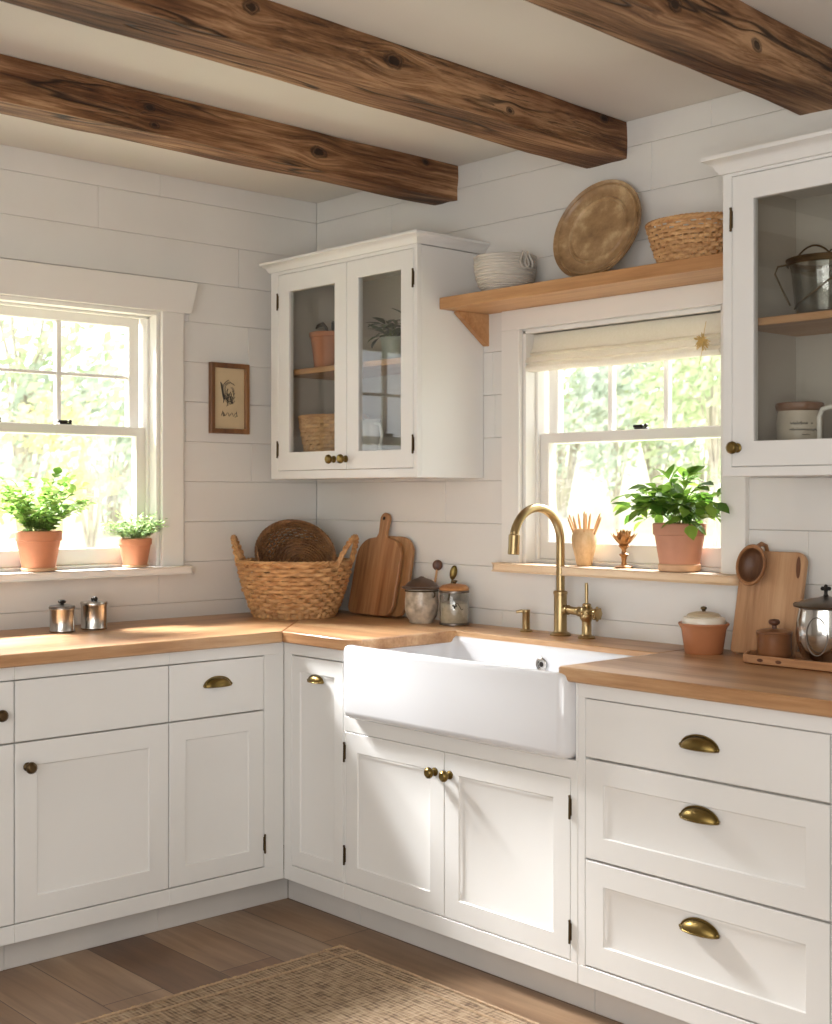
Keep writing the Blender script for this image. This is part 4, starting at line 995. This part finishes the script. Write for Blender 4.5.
small_plant('dark-leaved plant in a white pot behind the glass, near the cabinet side', .752, -.150, 'whitepot', .040, .030, .085, 37, .07, .11)
wj = thing('white_pitcher', 'white china pitcher behind the glass below the pale green pot', 'pitcher', (.525, -.165, ZL))
b = MB(); b.lathe([(.0001,0),(.036,0),(.040,.01),(.044,.05),(.036,.11),(.030,.14),(.036,.175),(.039,.18),(.035,.18),(.028,.14),(.03,.1),(.0001,.03)], 30); b.build('body', M['white_china'], wj, smooth=60)
b = MB(); b.tube([(.033,-.006,.165),(.062,-.01,.16),(.074,-.012,.12),(.060,-.01,.07),(.042,-.006,.05)], .006, 8); b.build('handle', M['white_china'], wj, smooth=60)

# ------------------------------------------------------------------ inside the single-door cabinet
VZ = 1.8082
gp = thing('glass_pail', 'smoky glass pail with a wire handle on the upper shelf behind glass', 'pail', (2.335, -.178, VZ))
b = MB(); b.lathe([(.0001,.001),(.070,.001),(.074,.006),(.086,.10),(.092,.135),(.094,.138)], 40, None, False, False); b.lathe([(.091,.137),(.083,.10),(.070,.012),(.0001,.010)], 40, None, False, False); b.build('glass_body', M['jarglass'], gp, smooth=50)
b = MB()
for z, r in ((.134,.095),(.146,.097)): b.tube([(r*math.cos(2*PI*k/48), r*math.sin(2*PI*k/48), z) for k in range(48)], .0032, 6, closed=True)
b.lathe([(.096,.134),(.0955,.146)], 40, None, False, False); b.build('wire_rim', M['bronze'], gp, smooth=60)
b = MB(); b.tube([(-.075+.012*k, -.02, .150+.034*math.sin(PI*min(1, k/8.5))**.7) for k in range(9)]+[(.028,-.02,.168)], .0026, 6)
b.tube([(-.088,-.03,.142),(-.115,-.04,.138),(-.122,-.042,.120),(-.108,-.036,.085),(-.085,-.03,.035)], .0026, 6)
b.tube([(.07,-.06,.10),(.02,-.088,.055),(-.03,-.082,.03),(-.06,-.05,.022)], .0022, 6)
b.build('wire_handle', M['bronze'], gp, smooth=60)
ck = thing('stoneware_crock', 'grey crock with brown rim and faded script behind glass', 'crock', (2.258, -.175, 1.4332))
b = MB(); b.lathe([(.0001,0),(.046,0),(.050,.006),(.058,.07),(.060,.11),(.055,.136),(.055,.142)], 40, None, True, False); cb_ = b.build('body', M['crock'], ck, smooth=50)
b = MB(); b.lathe([(.055,.138),(.060,.142),(.062,.150),(.061,.158),(.056,.160),(.051,.156),(.050,.13),(.03,.02),(.0001,.02)], 40, None, False, True); b.build('rim', M['rimbrown'], ck, smooth=50)
b = MB(); rnd = random.Random(21); a_ = math.radians(-46)
def script(z, x0, x1, n, amp):
    P = []
    for k in range(n+1):
        u = x0+(x1-x0)*k/n; a = a_+u; P.append((.0603*math.cos(a), .0603*math.sin(a), z+amp*math.sin(k*1.9)*(1.6 if k % 7 == 0 else .8)+rnd.uniform(-.001,.001)))
    b.tube(P, .00075, 4)
script(.104, -.62, .12, 34, .0042); script(.104, .25, .34, 4, .003); script(.088, -.66, .62, 52, .0036); script(.075, -.12, .2, 10, .0012)
b.build('script', M['ink'], cb_)
mg = thing('white_mug', 'white china mug with a tall squared handle beside the brown-rimmed crock', 'mug', (2.430, -.175, 1.4332))
b = MB(); b.lathe([(.0001,0),(.046,0),(.050,.004),(.052,.14),(.051,.148),(.047,.148),(.045,.14),(.043,.01),(.0001,.008)], 36); b.build('body', M['white_china'], mg, smooth=50)
b = MB(); b.tube([(-.050,-.004,.135),(-.075,-.008,.146),(-.100,-.012,.140),(-.108,-.014,.12),(-.106,-.014,.05),(-.104,-.014,.012)], .0065, 8); b.tube([(-.104,-.014,.014),(-.08,-.01,.016),(-.048,-.004,.03)], .006, 8); b.build('handle', M['white_china'], mg, smooth=60)

# ------------------------------------------------------------------ rug
rg = thing('woven_rug', 'tan woven jute rug with a fringed edge on the plank floor', 'rug', (1.06, -2.5, .001))
b = MB(); nx, ny = 60, 70; RW, RH = 1.75, 1.77
top = [[(RW*i/nx, RH*j/ny, .010+noise.noise(Vector((i*.5, j*.5, 1)))*.0012) for i in range(nx+1)] for j in range(ny+1)]
vs = [p for r in top for p in r]; fs = [(j*(nx+1)+i, j*(nx+1)+i+1, (j+1)*(nx+1)+i+1, (j+1)*(nx+1)+i) for j in range(ny) for i in range(nx)]
b.add(vs, fs); b.box(0, RW, 0, RH, 0, .009, .003); b.build('rug_body', M['rug'], rg, smooth=60)
b = MB(); rnd = random.Random(2)
for x in (.012, .075):
    b.tube([(x+rnd.uniform(-.001,.001), RH*k/90, .0118) for k in range(91)], .0035, 5)
b.tube([(RW*k/90, RH-.012, .0118) for k in range(91)], .0035, 5); b.tube([(RW*k/90, RH-.07, .0115) for k in range(91)], .003, 5)
b.build('border_cord', plain('rug_cord', (166,140,112), .95, var=.2, scale=60), rg, smooth=60)
b = MB()
for k in range(170):
    y = RH*k/170+rnd.uniform(-.002,.002); l = rnd.uniform(.010,.02)
    b.tube([(.002,y,.006),(-l*.5,y+rnd.uniform(-.003,.003),.005),(-l,y+rnd.uniform(-.005,.005),.0022)], [.0022,.002,.001], 4)
tag(b.build('fringe', M['straw'], rg, smooth=60), kind='stuff')

# ------------------------------------------------------------------ outdoors
b = MB(); b.add([(-40,-6,-.6),(-.3,-6,-.6),(-.3,.3,-.5),(-.3,.3,-.5),(30,.3,-.5),(30,40,2.0),(-40,40,2.0)], [(0,1,2,6)]); b.v = []; b.f = []
n = 12
vs = []; fs = []
for j in range(n+1):
    for i in range(n+1):
        x = -40+70*i/n; y = -12+60*j/n; d = max(0, math.hypot(min(0, x), max(0, y))-2)
        vs.append((x, y, -.5+d*.112))
for j in range(n):
    for i in range(n):
        q = (j*(n+1)+i, j*(n+1)+i+1, (j+1)*(n+1)+i+1, (j+1)*(n+1)+i)
        cx = sum(vs[k][0] for k in q)/4; cy = sum(vs[k][1] for k in q)/4
        fs.append(q)
lw = MB(); lw.add(vs, fs); lw.build('ground_outside', M['lawn'], None); tag(bpy.data.objects['ground_outside'], kind='structure')
def tree_meshes(seed, leaf_n, size, ls):
    rnd = random.Random(seed); f = MB(); st = MB()
    blobs = [(Vector((rnd.uniform(-.8,.8), rnd.uniform(-.8,.8), rnd.uniform(-.7,.9))), rnd.uniform(.35,.6)) for _ in range(11)]
    for _ in range(leaf_n):
        c, r = rnd.choice(blobs); v = Vector((rnd.gauss(0,1), rnd.gauss(0,1), rnd.gauss(0,1))).normalized()*r*rnd.random()**.4
        p = (c+v)*size; d = Vector((rnd.gauss(0,1), rnd.gauss(0,1), rnd.gauss(-.2,1))).normalized(); u = d.orthogonal().normalized(); l = ls*rnd.uniform(.6,1.3)
        w = d.cross(u)
        f.add([tuple(p), tuple(p+u*l*.5+w*l*.3), tuple(p+u*l), tuple(p+u*l*.5-w*l*.3)], [(0,1,2,3)])
    for c, r in blobs: st.tube([(0,0,-size*1.6),(c.x*size*.25, c.y*size*.25, -size*.5),tuple(c*size*.8)], [size*.016,size*.013,size*.005], 5)
    st.tube([(0,0,-size*2.8),(.03*size,0,-size*1.6),(0,0,-size*.6)], [size*.035,size*.028,size*.02], 8)
    return f, st
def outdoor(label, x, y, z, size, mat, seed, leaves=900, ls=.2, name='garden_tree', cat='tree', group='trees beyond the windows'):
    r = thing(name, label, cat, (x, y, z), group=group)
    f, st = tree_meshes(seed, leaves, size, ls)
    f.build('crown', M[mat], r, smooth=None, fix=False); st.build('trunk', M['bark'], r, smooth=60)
def gz(x, y): return -.5+max(0, math.hypot(min(0,x), max(0,y))-2)*.052
# through the left window: line of sight runs towards -x,+y
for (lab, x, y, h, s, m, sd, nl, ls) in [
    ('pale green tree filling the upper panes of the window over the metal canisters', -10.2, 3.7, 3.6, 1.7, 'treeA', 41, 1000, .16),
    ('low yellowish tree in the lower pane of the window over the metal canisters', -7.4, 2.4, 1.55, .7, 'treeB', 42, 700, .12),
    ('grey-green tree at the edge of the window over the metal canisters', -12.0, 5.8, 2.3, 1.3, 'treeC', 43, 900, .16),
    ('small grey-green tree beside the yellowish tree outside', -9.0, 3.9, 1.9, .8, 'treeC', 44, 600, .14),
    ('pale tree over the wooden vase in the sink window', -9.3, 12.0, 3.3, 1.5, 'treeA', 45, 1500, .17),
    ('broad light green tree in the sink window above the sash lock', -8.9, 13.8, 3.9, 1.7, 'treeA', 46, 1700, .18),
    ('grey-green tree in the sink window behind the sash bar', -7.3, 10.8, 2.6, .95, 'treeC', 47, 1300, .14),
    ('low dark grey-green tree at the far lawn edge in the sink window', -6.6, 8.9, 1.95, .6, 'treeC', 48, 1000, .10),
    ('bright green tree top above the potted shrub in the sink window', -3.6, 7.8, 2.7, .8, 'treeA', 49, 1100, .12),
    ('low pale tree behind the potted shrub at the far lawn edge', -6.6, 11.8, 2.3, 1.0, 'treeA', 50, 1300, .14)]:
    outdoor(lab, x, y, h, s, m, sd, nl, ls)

# ------------------------------------------------------------------ light
wd = bpy.data.worlds.new('World'); sc.world = wd; wd.use_nodes = True
bg = wd.node_tree.nodes['Background']; bg.inputs[0].default_value = (.93,.97,1,1); bg.inputs[1].default_value = 3.0
def area(name, loc, target, sx, sy, power, colr):
    l = bpy.data.lights.new(name, 'AREA'); l.shape = 'RECTANGLE'; l.size = sx; l.size_y = sy; l.energy = power; l.color = colr
    o = bpy.data.objects.new(name, l); col.objects.link(o); o.location = loc
    o.rotation_euler = (Vector(target)-Vector(loc)).to_track_quat('-Z', 'Y').to_euler(); return o
area('sky_light_left_window', (-1.95,-1.55,3.35), (.6,-.75,1.0), .8, .8, 1200, (.99,.995,1))
area('sky_light_sink_window', (1.35,2.0,3.1), (1.55,-.4,.95), 1.3, 1.2, 500, (.99,.995,1))
area('room_fill', (3.0,-4.75,1.6), (1.7,-.4,1.2), 2.2, 1.9, 46, (.99,.99,.98))
area('room_bounce', (4.5,-4.0,1.1), (2.6,-2.0,2.5), 1.6, 1.6, 58, (.985,.99,.985))
s = bpy.data.lights.new('sun', 'SUN'); s.energy = 2.0; s.angle = .05; s.color = (1,.97,.9)
so_ = bpy.data.objects.new('sun', s); col.objects.link(so_); so_.rotation_euler = (Vector((-.75,.62,-.75))).to_track_quat('-Z', 'Y').to_euler()

# ------------------------------------------------------------------ camera
cam = bpy.data.cameras.new('camera'); co = bpy.data.objects.new('camera', cam); col.objects.link(co)
yaw = .8331; F_ = 1325.1
co.location = (4.1344, -3.2274, 1.3555); co.rotation_euler = (PI/2, 0, yaw)
cam.sensor_fit = 'VERTICAL'; cam.sensor_height = 36; cam.lens = F_/1024*36
cam.shift_y = (494.45-512)/1024; cam.clip_start = .05; cam.clip_end = 300
cam.dof.use_dof = True; cam.dof.focus_distance = 4.0; cam.dof.aperture_fstop = 4.5
sc.camera = co
sc.view_settings.view_transform = 'Standard'; sc.view_settings.look = 'None'; sc.view_settings.exposure = -.1; sc.view_settings.gamma = 1
sc.cycles.use_denoising = True
sc.cycles.max_bounces = 8; sc.cycles.diffuse_bounces = 5; sc.cycles.glossy_bounces = 3; sc.cycles.transparent_max_bounces = 16
sc.cycles.caustics_reflective = False; sc.cycles.caustics_refractive = False
sc.cycles.sample_clamp_indirect = 6
